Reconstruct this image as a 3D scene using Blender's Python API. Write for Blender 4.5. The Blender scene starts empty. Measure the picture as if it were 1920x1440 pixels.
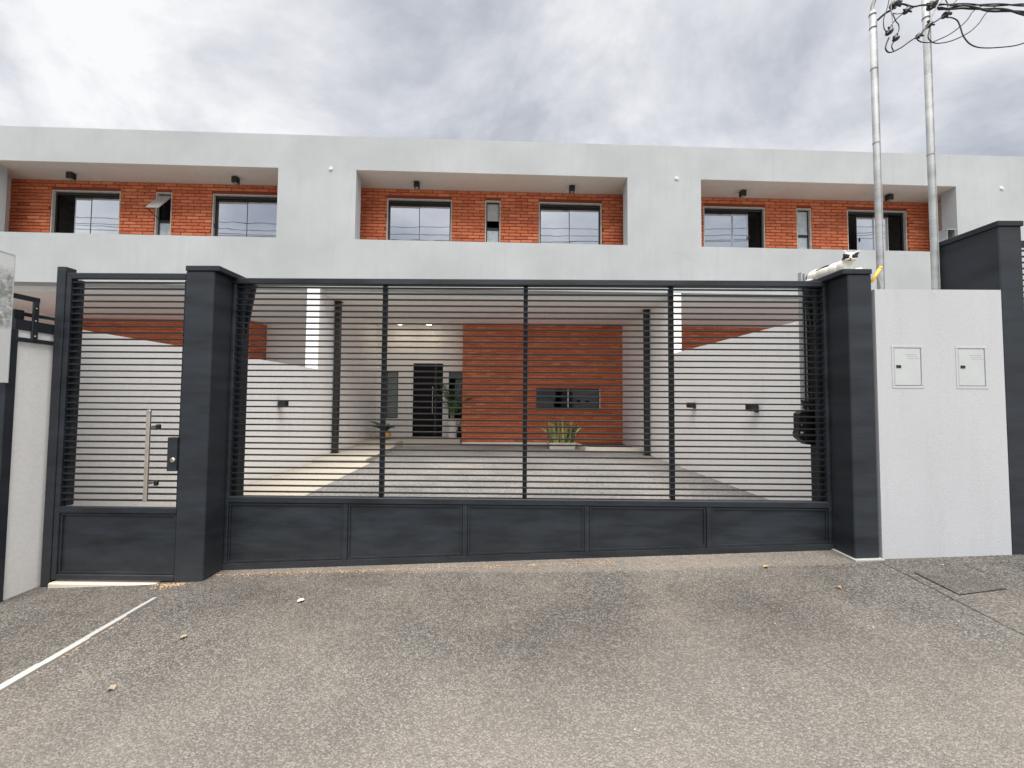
import bpy, bmesh, math, random
from mathutils import Vector, Matrix, Euler
random.seed(7)
S = bpy.context.scene
C = S.collection
EYE = 1.35                       # camera height; all z below are given relative to the eye
# ------------------------------------------------------------------ camera
def cam_matrix(pitch, yaw, roll):
    f = Vector((math.sin(yaw)*math.cos(pitch), math.cos(yaw)*math.cos(pitch), math.sin(pitch)))
    r = Vector((math.cos(yaw), -math.sin(yaw), 0)); u = r.cross(f)
    c, s = math.cos(roll), math.sin(roll)
    R = c*r + s*u; U = -s*r + c*u
    m = Matrix((R, U, -f)).transposed().to_4x4(); m.translation = (0, 0, EYE); return m
cd = bpy.data.cameras.new('camera'); cam = bpy.data.objects.new('camera', cd); C.objects.link(cam)
cam.matrix_world = cam_matrix(0.03894, 0.03414, 0.00759)
cd.sensor_width = 36; cd.lens = 721*36/1920; cd.clip_start = .02; cd.clip_end = 500
S.camera = cam
# ------------------------------------------------------------------ sky
SUN_EL, SUN_AZ = math.radians(68), math.radians(176)   # behind the camera, to its right
W = bpy.data.worlds.new('World'); S.world = W; W.use_nodes = True
nt = W.node_tree; nt.nodes.clear()
def N(t, **k):
    n = nt.nodes.new(t)
    for a, b in k.items(): setattr(n, a, b)
    return n
def LK(a, b): nt.links.new(a, b)
out = N('ShaderNodeOutputWorld'); bg = N('ShaderNodeBackground'); bg.inputs[1].default_value = .05
sky = N('ShaderNodeTexSky', sky_type='NISHITA'); sky.sun_disc = False
sky.sun_elevation = SUN_EL; sky.sun_rotation = SUN_AZ
tc = N('ShaderNodeTexCoord'); sp = N('ShaderNodeSeparateXYZ'); LK(tc.outputs['Generated'], sp.inputs[0])
zm = N('ShaderNodeMath', operation='MAXIMUM'); LK(sp.outputs[2], zm.inputs[0]); zm.inputs[1].default_value = 0.0
za = N('ShaderNodeMath', operation='ADD'); LK(zm.outputs[0], za.inputs[0]); za.inputs[1].default_value = .5
dx = N('ShaderNodeMath', operation='DIVIDE'); LK(sp.outputs[0], dx.inputs[0]); LK(za.outputs[0], dx.inputs[1])
dy = N('ShaderNodeMath', operation='DIVIDE'); LK(sp.outputs[1], dy.inputs[0]); LK(za.outputs[0], dy.inputs[1])
cb = N('ShaderNodeCombineXYZ'); LK(dx.outputs[0], cb.inputs[0]); LK(dy.outputs[0], cb.inputs[1])
mp = N('ShaderNodeMapping'); LK(cb.outputs[0], mp.inputs[0]); mp.inputs['Location'].default_value = (3.1, 5.4, 1.3); mp.inputs['Rotation'].default_value = (0, 0, .75)
mp.inputs['Scale'].default_value = (1.35, 1.65, 1)
n1 = N('ShaderNodeTexNoise'); LK(mp.outputs[0], n1.inputs['Vector']); n1.inputs['Scale'].default_value = 1.5; n1.inputs['Detail'].default_value = 9; n1.inputs['Roughness'].default_value = .6; n1.inputs['Distortion'].default_value = .25
n2 = N('ShaderNodeTexNoise'); LK(mp.outputs[0], n2.inputs['Vector']); n2.inputs['Scale'].default_value = .55; n2.inputs['Detail'].default_value = 3
mx = N('ShaderNodeMix', data_type='FLOAT'); mx.inputs[0].default_value = .34; LK(n1.outputs[0], mx.inputs[2]); LK(n2.outputs[0], mx.inputs[3])
rp = N('ShaderNodeValToRGB'); LK(mx.outputs[0], rp.inputs[0])
e = rp.color_ramp.elements
e[0].position = .385; e[0].color = (.44, .47, .54, 1)
e[1].position = .60; e[1].color = (1.06, 1.06, 1.06, 1)
k = rp.color_ramp.elements.new(.455); k.color = (.60, .625, .68, 1)
k = rp.color_ramp.elements.new(.52); k.color = (.80, .81, .85, 1)
sc = N('ShaderNodeVectorMath', operation='SCALE'); LK(rp.outputs[0], sc.inputs[0]); sc.inputs['Scale'].default_value = 4.4
mc = N('ShaderNodeMix', data_type='RGBA'); mc.inputs[0].default_value = .94; LK(sky.outputs[0], mc.inputs[6]); LK(sc.outputs[0], mc.inputs[7])
LK(mc.outputs[2], bg.inputs[0]); LK(bg.outputs[0], out.inputs[0])
# ------------------------------------------------------------------ sun behind cloud, exposure
sl = bpy.data.lights.new('sun', 'SUN'); sl.energy = 1.5; sl.angle = math.radians(58); sl.color = (1, .96, .9)
so = bpy.data.objects.new('sun', sl); C.objects.link(so); so.location = (0, -10, 30)
sd = Vector((math.sin(SUN_AZ)*math.cos(SUN_EL), math.cos(SUN_AZ)*math.cos(SUN_EL), math.sin(SUN_EL)))
so.rotation_euler = sd.to_track_quat('Z', 'Y').to_euler()
vs = S.view_settings; vs.view_transform = 'Standard'; vs.look = 'None'; vs.exposure = 2.1; vs.gamma = 1; vs.use_curve_mapping = False
S.render.engine = 'CYCLES'
S.cycles.max_bounces = 12; S.cycles.diffuse_bounces = 9; S.cycles.glossy_bounces = 4; S.cycles.transparent_max_bounces = 12
# ------------------------------------------------------------------ material helpers
def mat(name):
    m = bpy.data.materials.new(name); m.use_nodes = True
    t = m.node_tree; t.nodes.clear()
    o = t.nodes.new('ShaderNodeOutputMaterial'); b = t.nodes.new('ShaderNodeBsdfPrincipled'); t.links.new(b.outputs[0], o.inputs[0])
    return m, t, b
def nd(t, typ, ins=None, **k):
    n = t.nodes.new(typ)
    for a, v in k.items(): setattr(n, a, v)
    for a, v in (ins or {}).items():
        if hasattr(v, 'is_output'): t.links.new(v, n.inputs[a])
        else: n.inputs[a].default_value = v
    return n
def pos(t): return nd(t, 'ShaderNodeNewGeometry').outputs['Position']
def noise(t, v, scale, detail=4, rough=.55, dist=0): return nd(t, 'ShaderNodeTexNoise', {'Vector': v, 'Scale': scale, 'Detail': detail, 'Roughness': rough, 'Distortion': dist}).outputs[0]
def ramp(t, f, stops):
    r = nd(t, 'ShaderNodeValToRGB', {0: f}); e = r.color_ramp.elements
    e[0].position, e[0].color = stops[0][0], (*stops[0][1], 1)
    e[1].position, e[1].color = stops[-1][0], (*stops[-1][1], 1)
    for p, c in stops[1:-1]: x = e.new(p); x.color = (*c, 1)
    return r.outputs[0]
def mixc(t, f, a, b, mode='MIX'):
    n = nd(t, 'ShaderNodeMix', {0: f}, data_type='RGBA', blend_type=mode)
    for i, v in ((6, a), (7, b)):
        if hasattr(v, 'is_output'): t.links.new(v, n.inputs[i])
        else: n.inputs[i].default_value = (*v, 1)
    return n.outputs[2]
def mapv(t, v, scale=(1, 1, 1), rot=(0, 0, 0)): return nd(t, 'ShaderNodeMapping', {'Vector': v, 'Scale': scale, 'Rotation': rot}).outputs[0]
def bump(t, b, h, s, d): t.links.new(nd(t, 'ShaderNodeBump', {'Height': h, 'Strength': s, 'Distance': d}).outputs[0], b.inputs['Normal'])
def g3(v): return (v, v, v)
def sc3(c, k): return tuple(min(1, x*k) for x in c)
def plaster(name, col, grain=55, strength=.5, dist=.004, stain=.10, rough=.9):
    m, t, b = mat(name); p = pos(t)
    big = noise(t, p, .9, 5, .6)
    c = ramp(t, big, [(.3, sc3(col, 1-stain)), (.7, sc3(col, 1.0+stain*.35))])
    streak = noise(t, mapv(t, p, (9, 9, .7)), 1.0, 5, .65)
    c = mixc(t, ramp(t, streak, [(.52, g3(0)), (.78, g3(.5))]), c, sc3(col, .80))
    zz = nd(t, 'ShaderNodeSeparateXYZ', {0: p}).outputs[2]
    lo = nd(t, 'ShaderNodeMapRange', {0: nd(t, 'ShaderNodeMath', {0: zz, 1: nd(t, 'ShaderNodeMath', {0: noise(t, p, 5, 6, .7), 1: .6}, operation='MULTIPLY').outputs[0]}, operation='ADD').outputs[0], 1: .72, 2: .2, 3: 0, 4: .30}, interpolation_type='SMOOTHSTEP').outputs[0]
    c = mixc(t, lo, c, sc3((col[0]*.72, col[1]*.66, col[2]*.58), 1))
    scuff = noise(t, mapv(t, p, (7, 7, 16)), 1.0, 6, .75)
    c = mixc(t, ramp(t, scuff, [(.66, g3(0)), (.76, g3(.30))]), c, sc3(col, .72))
    fine = noise(t, p, grain, 3, .6)
    c = mixc(t, .22, c, ramp(t, fine, [(.3, sc3(col, .75)), (.7, sc3(col, 1.12))]))
    t.links.new(c, b.inputs['Base Color']); b.inputs['Roughness'].default_value = rough
    b.inputs['Specular IOR Level'].default_value = .25
    bump(t, b, fine, strength, dist); return m
def metal_paint(name, col, rough=.45, var=.35, metallic=0):
    m, t, b = mat(name); p = pos(t)
    cl = noise(t, mapv(t, p, (1.7, 1.7, 9)), 1.0, 7, .66, .15)
    c = ramp(t, cl, [(.32, sc3(col, 1-var*.5)), (.72, sc3(col, 1+var))])
    sp_ = noise(t, mapv(t, p, (24, 24, 3)), 1.0, 4, .6)
    c = mixc(t, ramp(t, sp_, [(.66, g3(0)), (.82, g3(.30))]), c, sc3(col, 2.3))
    if metallic == 0 and col[0] < .1:                       # dust splashed up from the street
        zz = nd(t, 'ShaderNodeSeparateXYZ', {0: p}).outputs[2]
        lo = nd(t, 'ShaderNodeMapRange', {0: nd(t, 'ShaderNodeMath', {0: zz, 1: nd(t, 'ShaderNodeMath', {0: noise(t, p, 7, 6, .7), 1: .5}, operation='MULTIPLY').outputs[0]}, operation='ADD').outputs[0], 1: .62, 2: .12, 3: 0, 4: .10}, interpolation_type='SMOOTHSTEP').outputs[0]
        c = mixc(t, lo, c, (.16, .14, .12)); b.inputs['Specular IOR Level'].default_value = .36
    t.links.new(c, b.inputs['Base Color']); b.inputs['Metallic'].default_value = metallic
    t.links.new(nd(t, 'ShaderNodeMapRange', {0: cl, 1: .3, 2: .7, 3: rough-.08, 4: rough+.14}).outputs[0], b.inputs['Roughness'])
    bump(t, b, noise(t, p, 90, 3), .12, .002); return m
def plain(name, col, rough=.6, metallic=0, emit=None, var=.15):
    m, t, b = mat(name)
    nz = noise(t, pos(t), 14, 4)
    t.links.new(ramp(t, nz, [(.3, sc3(col, 1-var)), (.7, sc3(col, 1+var))]), b.inputs['Base Color'])
    b.inputs['Roughness'].default_value = rough; b.inputs['Metallic'].default_value = metallic
    if emit: b.inputs['Emission Color'].default_value = (*emit[0], 1); b.inputs['Emission Strength'].default_value = emit[1]
    return m
def aggregate(name, dark, mid, light, scale, warm=.5, patch=1.1, bumps=.8):
    m, t, b = mat(name); p = pos(t)
    vo = nd(t, 'ShaderNodeTexVoronoi', {'Vector': p, 'Scale': scale}, feature='F1')
    stone = nd(t, 'ShaderNodeSeparateColor', {0: vo.outputs['Color']}).outputs[0]
    c = ramp(t, stone, [(.0, dark), (.40, mid), (.80, light), (1.0, sc3(light, 1.35))])
    edge = ramp(t, vo.outputs['Distance'], [(.42, g3(0)), (.78, g3(.75))])
    c = mixc(t, edge, c, sc3(dark, .6))
    fine = noise(t, p, scale*1.7, 3, .7)
    c = mixc(t, .35, c, ramp(t, fine, [(.35, sc3(dark, .8)), (.65, sc3(light, 1.1))]))
    a = noise(t, p, patch, 5, .6, 0)
    c = mixc(t, ramp(t, a, [(.36, g3(.0)), (.68, g3(warm))]), c, mixc(t, .5, c, (.50, .42, .34)))
    a2 = noise(t, mapv(t, p, (1, 1, 1), (0, 0, .8)), patch*.8, 6, .62, 0)
    c = mixc(t, 1, c, ramp(t, a2, [(.34, g3(.74)), (.66, g3(1.12))]), 'MULTIPLY')
    t.links.new(c, b.inputs['Base Color']); b.inputs['Roughness'].default_value = .88
    b.inputs['Specular IOR Level'].default_value = .3
    h = nd(t, 'ShaderNodeMath', {0: ramp(t, vo.outputs['Distance'], [(0, g3(1)), (.8, g3(0))]), 1: fine}, operation='ADD').outputs[0]
    bump(t, b, h, bumps, .006); return m
def brick_mat(name):
    m, t, b = mat(name); p = pos(t)
    oi = nd(t, 'ShaderNodeObjectInfo').outputs['Random']; ri = nd(t, 'ShaderNodeNewGeometry').outputs['Random Per Island']
    f = nd(t, 'ShaderNodeMath', {0: nd(t, 'ShaderNodeMath', {0: oi, 1: ri}, operation='ADD').outputs[0]}, operation='FRACT').outputs[0]
    c = ramp(t, f, [(0, (.36, .085, .036)), (.12, (.52, .118, .044)), (.45, (.63, .155, .058)), (.8, (.70, .20, .080)), (1, (.76, .30, .14))])
    z = noise(t, p, 35, 5, .7)
    c = mixc(t, .4, c, ramp(t, z, [(.3, (.38, .07, .03)), (.72, (.82, .32, .16))]))
    c = mixc(t, ramp(t, noise(t, p, 2.2, 4), [(.45, g3(0)), (.75, g3(.3))]), c, (.36, .085, .04))
    t.links.new(c, b.inputs['Base Color']); b.inputs['Roughness'].default_value = .85
    bump(t, b, z, .5, .004); return m
def glass_mat(name, refl=.5, tint=(.30, .34, .36)):
    m = bpy.data.materials.new(name); m.use_nodes = True; t = m.node_tree; t.nodes.clear()
    o = nd(t, 'ShaderNodeOutputMaterial'); gl = nd(t, 'ShaderNodeBsdfGlossy', {'Color': (.95, .97, 1, 1), 'Roughness': .015})
    tr = nd(t, 'ShaderNodeBsdfTransparent', {'Color': (*tint, 1)})
    bp = nd(t, 'ShaderNodeBump', {'Height': noise(t, pos(t), 1.6, 2), 'Strength': .05, 'Distance': .02}); t.links.new(bp.outputs[0], gl.inputs['Normal'])
    mx = nd(t, 'ShaderNodeMixShader', {0: refl, 1: tr.outputs[0], 2: gl.outputs[0]}); t.links.new(mx.outputs[0], o.inputs[0]); return m
M = {}
M['facade'] = plaster('facade_render', (.455, .478, .49), 105, .7, .004, .16)
M['soffit'] = plaster('soffit_plaster', (.72, .66, .60), 30, .25, .003, .12)
M['ceil'] = plaster('ceiling_paint', (.90, .885, .865), 30, .08, .002, .03)
M['white'] = plaster('white_wall_paint', (.88, .875, .86), 40, .22, .003, .05)
M['meterwall'] = plaster('pale_grey_wall_paint', (.50, .515, .54), 80, .35, .003, .07)
M['entr'] = plaster('entrance_wall_paint', (.88, .865, .83), 40, .1, .002, .03)
M['char'] = metal_paint('charcoal_paint', (.0165, .0205, .0262), .48, .8)
M['charwall'] = metal_paint('charcoal_masonry_paint', (.0175, .0215, .0275), .58, .6)
M['slat'] = metal_paint('charcoal_slat_paint', (.011, .0125, .015), .42, .2)
M['black'] = plain('black_metal', (.012, .012, .013), .45)
M['plastic'] = plain('black_plastic', (.014, .014, .015), .35)
M['rubber'] = plain('black_cable_sheath', (.022, .022, .028), .5)
M['galv'] = metal_paint('galvanised_steel', (.36, .375, .38), .6, .4, .15)
M['steel'] = plain('brushed_stainless', (.62, .58, .52), .32, .85)
M['alu'] = plain('pale_aluminium', (.62, .65, .68), .4, .3)
M['trim'] = plain('beige_reveal_plaster', (.55, .51, .46), .85)
M['brick'] = brick_mat('fired_clay_brick')
M['mortar'] = plaster('dark_mortar', (.24, .065, .036), 60, .4, .004, .2)
M['pale_mortar'] = plaster('brick_coloured_mortar', (.46, .13, .06), 60, .3, .003, .2)
M['glass'] = glass_mat('solar_glass', .70, (.42, .46, .48))
M['darkglass'] = glass_mat('dark_glass', .07, (.13, .15, .16))
M['frost'] = plain('frosted_glass', (.40, .41, .40), .25)
M['greenglass'] = plain('grey_green_frosted_glass', (.17, .20, .195), .22)
M['paleglass'] = plain('pale_blue_frosted_glass', (.50, .57, .60), .2)
M['room'] = plain('room_wall_paint', (.34, .33, .31), .9)
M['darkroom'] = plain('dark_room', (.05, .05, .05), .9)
M['door'] = plain('dark_brown_lacquered_door', (.006, .004, .004), .5); next(n for n in M['door'].node_tree.nodes if n.type == 'BSDF_PRINCIPLED').inputs['Specular IOR Level'].default_value = .15
M['cover'] = aggregate('cover_aggregate', (.012, .0115, .011), (.068, .064, .060), (.24, .222, .205), 165, .3)
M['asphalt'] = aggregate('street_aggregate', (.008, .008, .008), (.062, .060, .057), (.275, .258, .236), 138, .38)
def tone_and_sand(m):
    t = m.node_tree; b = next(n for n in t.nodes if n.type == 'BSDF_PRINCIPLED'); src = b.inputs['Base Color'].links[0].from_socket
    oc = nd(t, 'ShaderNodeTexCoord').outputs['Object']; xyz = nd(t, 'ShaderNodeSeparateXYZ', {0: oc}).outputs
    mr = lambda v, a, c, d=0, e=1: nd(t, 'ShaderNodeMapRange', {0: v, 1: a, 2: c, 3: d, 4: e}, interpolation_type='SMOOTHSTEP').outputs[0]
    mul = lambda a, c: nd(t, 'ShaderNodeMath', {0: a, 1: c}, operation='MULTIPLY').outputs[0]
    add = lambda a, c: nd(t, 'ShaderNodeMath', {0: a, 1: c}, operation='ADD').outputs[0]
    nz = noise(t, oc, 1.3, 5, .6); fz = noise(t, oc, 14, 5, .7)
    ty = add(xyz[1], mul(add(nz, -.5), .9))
    paler = mul(mr(ty, -.35, -1.7), mr(add(xyz[0], mul(add(nz, -.5), 1.2)), .7, 2.2))          # lighter and warmer away from the gates, fading out to the left
    c = mixc(t, mul(paler, .9), src, mixc(t, .40, src, (.42, .385, .345)))
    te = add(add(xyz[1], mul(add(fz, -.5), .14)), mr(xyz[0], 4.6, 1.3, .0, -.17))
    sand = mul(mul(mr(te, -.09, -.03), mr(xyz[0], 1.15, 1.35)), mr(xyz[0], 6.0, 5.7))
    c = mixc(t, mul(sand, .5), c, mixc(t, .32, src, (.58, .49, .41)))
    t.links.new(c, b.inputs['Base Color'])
tone_and_sand(M['asphalt'])
M['drive'] = aggregate('driveway_aggregate', (.075, .074, .073), (.19, .187, .183), (.36, .352, .342), 105, .3, 1.0, .5)
M['apron'] = aggregate('sandy_cement', (.16, .135, .11), (.30, .255, .21), (.47, .40, .33), 95, .7, 2.5)
M['path'] = plaster('beige_concrete', (.44, .405, .345), 40, .2, .003, .10)
M['curb'] = plaster('pale_concrete', (.46, .47, .46), 60, .5, .004, .35)
M['sill'] = plaster('cream_stone', (.72, .66, .57), 50, .2, .003, .14)
M['soil'] = plain('dark_mulch', (.045, .032, .024), .95, var=.5)
M['sand'] = plain('sandy_grit', (.50, .33, .20), .95, var=.4)
M['yellow'] = plain('yellow_plastic', (.78, .48, .06), .4)
M['leafy'] = plain('dry_yellow_leaf', (.46, .29, .12), .8, var=.3)
M['tanleaf'] = plain('pale_tan_leaf', (.42, .33, .23), .85, var=.3)
M['whitebit'] = plain('white_scrap', (.75, .74, .70), .7)
M['green'] = plain('palm_green', (.045, .105, .022), .5, var=.45)
M['snake'] = plain('variegated_leaf', (.34, .36, .12), .45, var=.5)
M['darkleaf'] = plain('dark_green_leaf', (.030, .060, .035), .45, var=.4)
M['pot'] = plain('white_ceramic', (.66, .64, .61), .5)
M['ochre'] = plain('ochre_ceramic', (.62, .33, .10), .5)
M['planter'] = plaster('cast_concrete', (.60, .56, .48), 60, .5, .005, .2)
M['ledwarm'] = plain('warm_downlight', (.9, .8, .6), .5, emit=((1, .84, .64), 12.0))
M['sticker'] = plain('white_sticker', (.7, .7, .7), .5, var=.02)
M['bark'] = plain('bare_bark', (.10, .08, .065), .9)
M['vent'] = plain('white_vent_plastic', (.78, .78, .77), .5, var=.03)
M['meterdoor'] = plain('pale_grey_green_panel', (.485, .51, .515), .55, var=.04)
# ------------------------------------------------------------------ geometry helpers
class MB:
    def __init__(s): s.v = []; s.f = []
    def add(s, vs, fs):
        o = len(s.v); s.v += [tuple(v) for v in vs]; s.f += [tuple(i+o for i in f) for f in fs]; return s
    def hexa(s, p): return s.add(p, [(0, 3, 2, 1), (4, 5, 6, 7), (0, 1, 5, 4), (1, 2, 6, 5), (2, 3, 7, 6), (3, 0, 4, 7)])
    def box(s, x0, x1, y0, y1, z0, z1):
        return s.hexa([(x0, y0, z0), (x1, y0, z0), (x1, y1, z0), (x0, y1, z0), (x0, y0, z1), (x1, y0, z1), (x1, y1, z1), (x0, y1, z1)])
    def cbox(s, x0, x1, y0, y1, z0, z1, c=.004):
        c = min(c, (x1-x0)*.45, (y1-y0)*.45, (z1-z0)*.45)
        X, Y, Z = (x0, x1), (y0, y1), (z0, z1); vs = []; idx = {}
        for i in (0, 1):
            for j in (0, 1):
                for k in (0, 1):
                    a = 1-2*i; b = 1-2*j; d = 1-2*k
                    idx[i, j, k, 0] = len(vs); vs.append((X[i], Y[j]+b*c, Z[k]+d*c))
                    idx[i, j, k, 1] = len(vs); vs.append((X[i]+a*c, Y[j], Z[k]+d*c))
                    idx[i, j, k, 2] = len(vs); vs.append((X[i]+a*c, Y[j]+b*c, Z[k]))
        q = lambda *a: idx[a]
        fs = []
        for i in (0, 1):
            f = [q(i, 0, 0, 0), q(i, 1, 0, 0), q(i, 1, 1, 0), q(i, 0, 1, 0)]; fs.append(f if i else f[::-1])
            f = [q(0, i, 0, 1), q(1, i, 0, 1), q(1, i, 1, 1), q(0, i, 1, 1)]; fs.append(f[::-1] if i else f)
            f = [q(0, 0, i, 2), q(1, 0, i, 2), q(1, 1, i, 2), q(0, 1, i, 2)]; fs.append(f if i else f[::-1])
        for i in (0, 1):
            for j in (0, 1):
                fs.append([q(i, j, 0, 0), q(i, j, 1, 0), q(i, j, 1, 1), q(i, j, 0, 1)])
                fs.append([q(i, 0, j, 0), q(i, 1, j, 0), q(i, 1, j, 2), q(i, 0, j, 2)])
                fs.append([q(0, i, j, 1), q(1, i, j, 1), q(1, i, j, 2), q(0, i, j, 2)])
                for k in (0, 1): fs.append([q(i, j, k, 0), q(i, j, k, 1), q(i, j, k, 2)])
        ctr = Vector(((x0+x1)/2, (y0+y1)/2, (z0+z1)/2)); o = []
        for f in fs:
            P = [Vector(vs[a]) for a in f]; n = (P[1]-P[0]).cross(P[2]-P[0]); m = sum(P, Vector())/len(P)-ctr
            o.append(f if n.dot(m) > 0 else f[::-1])
        return s.add(vs, o)
    def tube(s, pts, r, n=7, cap=True):
        P = [Vector(p) for p in pts]; rs = r if isinstance(r, (list, tuple)) else [r]*len(P); o = len(s.v); up = Vector((.13, .31, .94))
        for i, p in enumerate(P):
            d = (P[min(i+1, len(P)-1)]-P[max(i-1, 0)]).normalized()
            a = d.cross(up)
            if a.length < .05: a = d.cross(Vector((1, 0, 0)))
            a.normalize(); b = d.cross(a)
            for k in range(n):
                t = 2*math.pi*k/n; s.v.append(tuple(p+(a*math.cos(t)+b*math.sin(t))*rs[i]))
        for i in range(len(P)-1):
            for k in range(n):
                k2 = (k+1) % n; s.f.append((o+i*n+k, o+i*n+k2, o+(i+1)*n+k2, o+(i+1)*n+k))
        if cap: s.f.append(tuple(o+k for k in range(n))[::-1]); s.f.append(tuple(o+(len(P)-1)*n+k for k in range(n)))
        return s
    def lathe(s, c, prof, n=20):
        o = len(s.v)
        for r, z in prof:
            for k in range(n): t = 2*math.pi*k/n; s.v.append((c[0]+r*math.cos(t), c[1]+r*math.sin(t), c[2]+z))
        for i in range(len(prof)-1):
            for k in range(n): k2 = (k+1) % n; s.f.append((o+i*n+k, o+i*n+k2, o+(i+1)*n+k2, o+(i+1)*n+k))
        s.f.append(tuple(o+k for k in range(n))[::-1]); s.f.append(tuple(o+(len(prof)-1)*n+k for k in range(n))); return s
    def prism(s, poly, a0, a1, f):     # poly 2-D points, extruded between a0 and a1, f(u, v, a) -> xyz
        n = len(poly); vs = [f(u, v, a0) for u, v in poly]+[f(u, v, a1) for u, v in poly]
        return s.add(vs, [tuple(range(n))[::-1], tuple(range(n, 2*n))]+[(i, (i+1) % n, n+(i+1) % n, n+i) for i in range(n)])
    def ellipsoid(s, c, r, rot=(0, 0, 0), nu=14, nv=9):
        R = Euler(rot).to_matrix(); c = Vector(c); vs = []; fs = []
        for j in range(nv+1):
            ph = math.pi*j/nv
            for i in range(nu):
                th = 2*math.pi*i/nu; vs.append(c+R@Vector((r[0]*math.sin(ph)*math.cos(th), r[1]*math.sin(ph)*math.sin(th), r[2]*math.cos(ph))))
        for j in range(nv):
            for i in range(nu): a = j*nu+i; b = j*nu+(i+1) % nu; fs.append((a, a+nu, b+nu, b))
        return s.add(vs, fs)
def smooth_path(pts, sub=6):
    P = [Vector(p) for p in pts]; o = []
    for i in range(len(P)-1):
        a, b, c, d = P[max(i-1, 0)], P[i], P[i+1], P[min(i+2, len(P)-1)]
        for k in range(sub):
            t = k/sub; o.append(.5*((2*b)+(c-a)*t+(2*a-5*b+4*c-d)*t*t+(3*b-a-3*c+d)*t**3))
    return o+[P[-1]]
GA = math.radians(2.4); GO = Vector((-3.33, 2.955, 0)); GU = Vector((math.cos(GA), -math.sin(GA), 0)); GW = Vector((math.sin(GA), math.cos(GA), 0))
def gworld(p): return GO+GU*p[0]+GW*p[1]+Vector((0, 0, p[2]+EYE))
class Thing:
    """an Empty at the thing's base; its parts are given in building (B) or street-front (G) coordinates"""
    def __init__(s, name, label, cat, anchor, frame='B', group=None, kind=None):
        s.a = Vector(anchor); s.fr = frame
        s.o = bpy.data.objects.new(name, None); C.objects.link(s.o); s.o.empty_display_size = .1; place(s.o, anchor, frame); meta(s.o, label, cat, group, kind)
    def part(s, name, mb, m, parent=None, smooth=False, label=None, kind=None):
        o = link(name, mesh(name, mb, m, s.a, smooth)); o.parent = parent or s.o
        if label: o['label'] = label
        if kind: o['kind'] = kind
        return o
def place(o, a, frame):
    if frame == 'G': o.location = gworld(a); o.rotation_euler = (0, 0, -GA)
    else: o.location = (a[0], a[1], a[2]+EYE)
def meta(o, label, cat, group=None, kind=None):
    if label: o['label'] = label
    if cat: o['category'] = cat
    if group: o['group'] = group
    if kind: o['kind'] = kind
def mesh(name, mb, m, a=Vector(), smooth=False):
    me = bpy.data.meshes.new(name); me.from_pydata([tuple(Vector(v)-a) for v in mb.v], [], mb.f); me.update()
    me.materials.append(M[m] if isinstance(m, str) else m)
    if smooth: me.polygons.foreach_set('use_smooth', [True]*len(me.polygons))
    return me
def link(name, me): o = bpy.data.objects.new(name, me); C.objects.link(o); return o
def single(name, mb, m, anchor, frame, label, cat, group=None, kind=None, smooth=False):
    o = link(name, mesh(name, mb, m, Vector(anchor), smooth)); place(o, anchor, frame); meta(o, label, cat, group, kind); return o
def ground_z(s): return -1.386+.0433*max(-3, min(s, 12))
# ------------------------------------------------------------------ setting: street, driveway
g = MB(); ss = [-60, -3]+[-3+.75*i for i in range(1, 21)]+[60]; n = len(ss)
for s_ in ss:
    g.v += [(s_, -60, ground_z(s_)), (s_, .33, ground_z(s_)), (s_, .33, -2.6)]
for i in range(n-1):
    for j in range(2): a = i*3+j; g.f.append((a, a+3, a+4, a+1))
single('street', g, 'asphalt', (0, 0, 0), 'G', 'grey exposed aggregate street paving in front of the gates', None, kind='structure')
def gb(mb, s0, s1, t0, t1, h0, h1, c=0):
    """a box lying along the sloping street"""
    z0, z1 = ground_z(s0), ground_z(s1)
    mb.hexa([(s0, t0, z0+h0), (s1, t0, z1+h0), (s1, t1, z1+h0), (s0, t1, z0+h0), (s0, t0, z0+h1), (s1, t0, z1+h1), (s1, t1, z1+h1), (s0, t1, z0+h1)])
    return mb
def slab(name, x0, x1, z, label, m='drive'):
    mb = MB(); y0 = lambda x: 2.955+.33-math.tan(GA)*(x+3.33)
    mb.prism([(x0, y0(x0)), (x1, y0(x1)), (x1, 11.2), (x0, 11.2)], z-1.2, z, lambda u, v, a: (u, v, a))
    single(name, mb, m, (0, 0, 0), 'B', label, None, kind='structure')
slab('driveway', -3.33, 3.24, -1.18, 'grey aggregate driveway behind the wide gate')
slab('driveway', -10.75, -3.53, -1.40, 'driveway of the left neighbour')
slab('driveway', 3.44, 10.2, -.95, 'driveway of the right neighbour')
pa = MB(); pa.cbox(-3.328, -2.30, 3.5, 7.05, -1.3, -1.168, .008); pa.cbox(-3.328, -2.38, 7.052, 9.1, -1.3, -1.105, .008)
single('footpath', pa, 'path', (-2.8, 5, -1.18), 'B', 'beige concrete footpath stepping up along the left wall', None, kind='structure')
po = MB(); po.prism([(-3.328, 9.102), (-2.42, 9.102), (-2.34, 9.55), (-.97, 9.75), (-.945, 10.598), (-3.328, 10.598)], -1.3, -1.04, lambda u, v, a: (u, v, a))
single('porch_floor', po, 'path', (-2, 9.8, -1.18), 'B', 'raised beige porch floor before the entrance door', None, kind='structure')
bd = MB(); bd.prism([(1.98, 9.93), (2.12, 8.86), (3.235, 8.78), (3.235, 9.93)], -1.25, -1.145, lambda u, v, a: (u, v, a))
for i in range(260):
    x = random.uniform(2.1, 3.2); y = random.uniform(8.9, 9.9); r = random.uniform(.012, .03)
    bd.ellipsoid((x, y, -1.145), (r, r*.6, r*.5), (0, 0, random.uniform(0, 3)), 5, 3)
bdo = single('planting_bed', bd, 'soil', (2.6, 9.3, -1.18), 'B', 'dark mulch bed at the foot of the brick wall', 'planting bed')
kb = MB()
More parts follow.
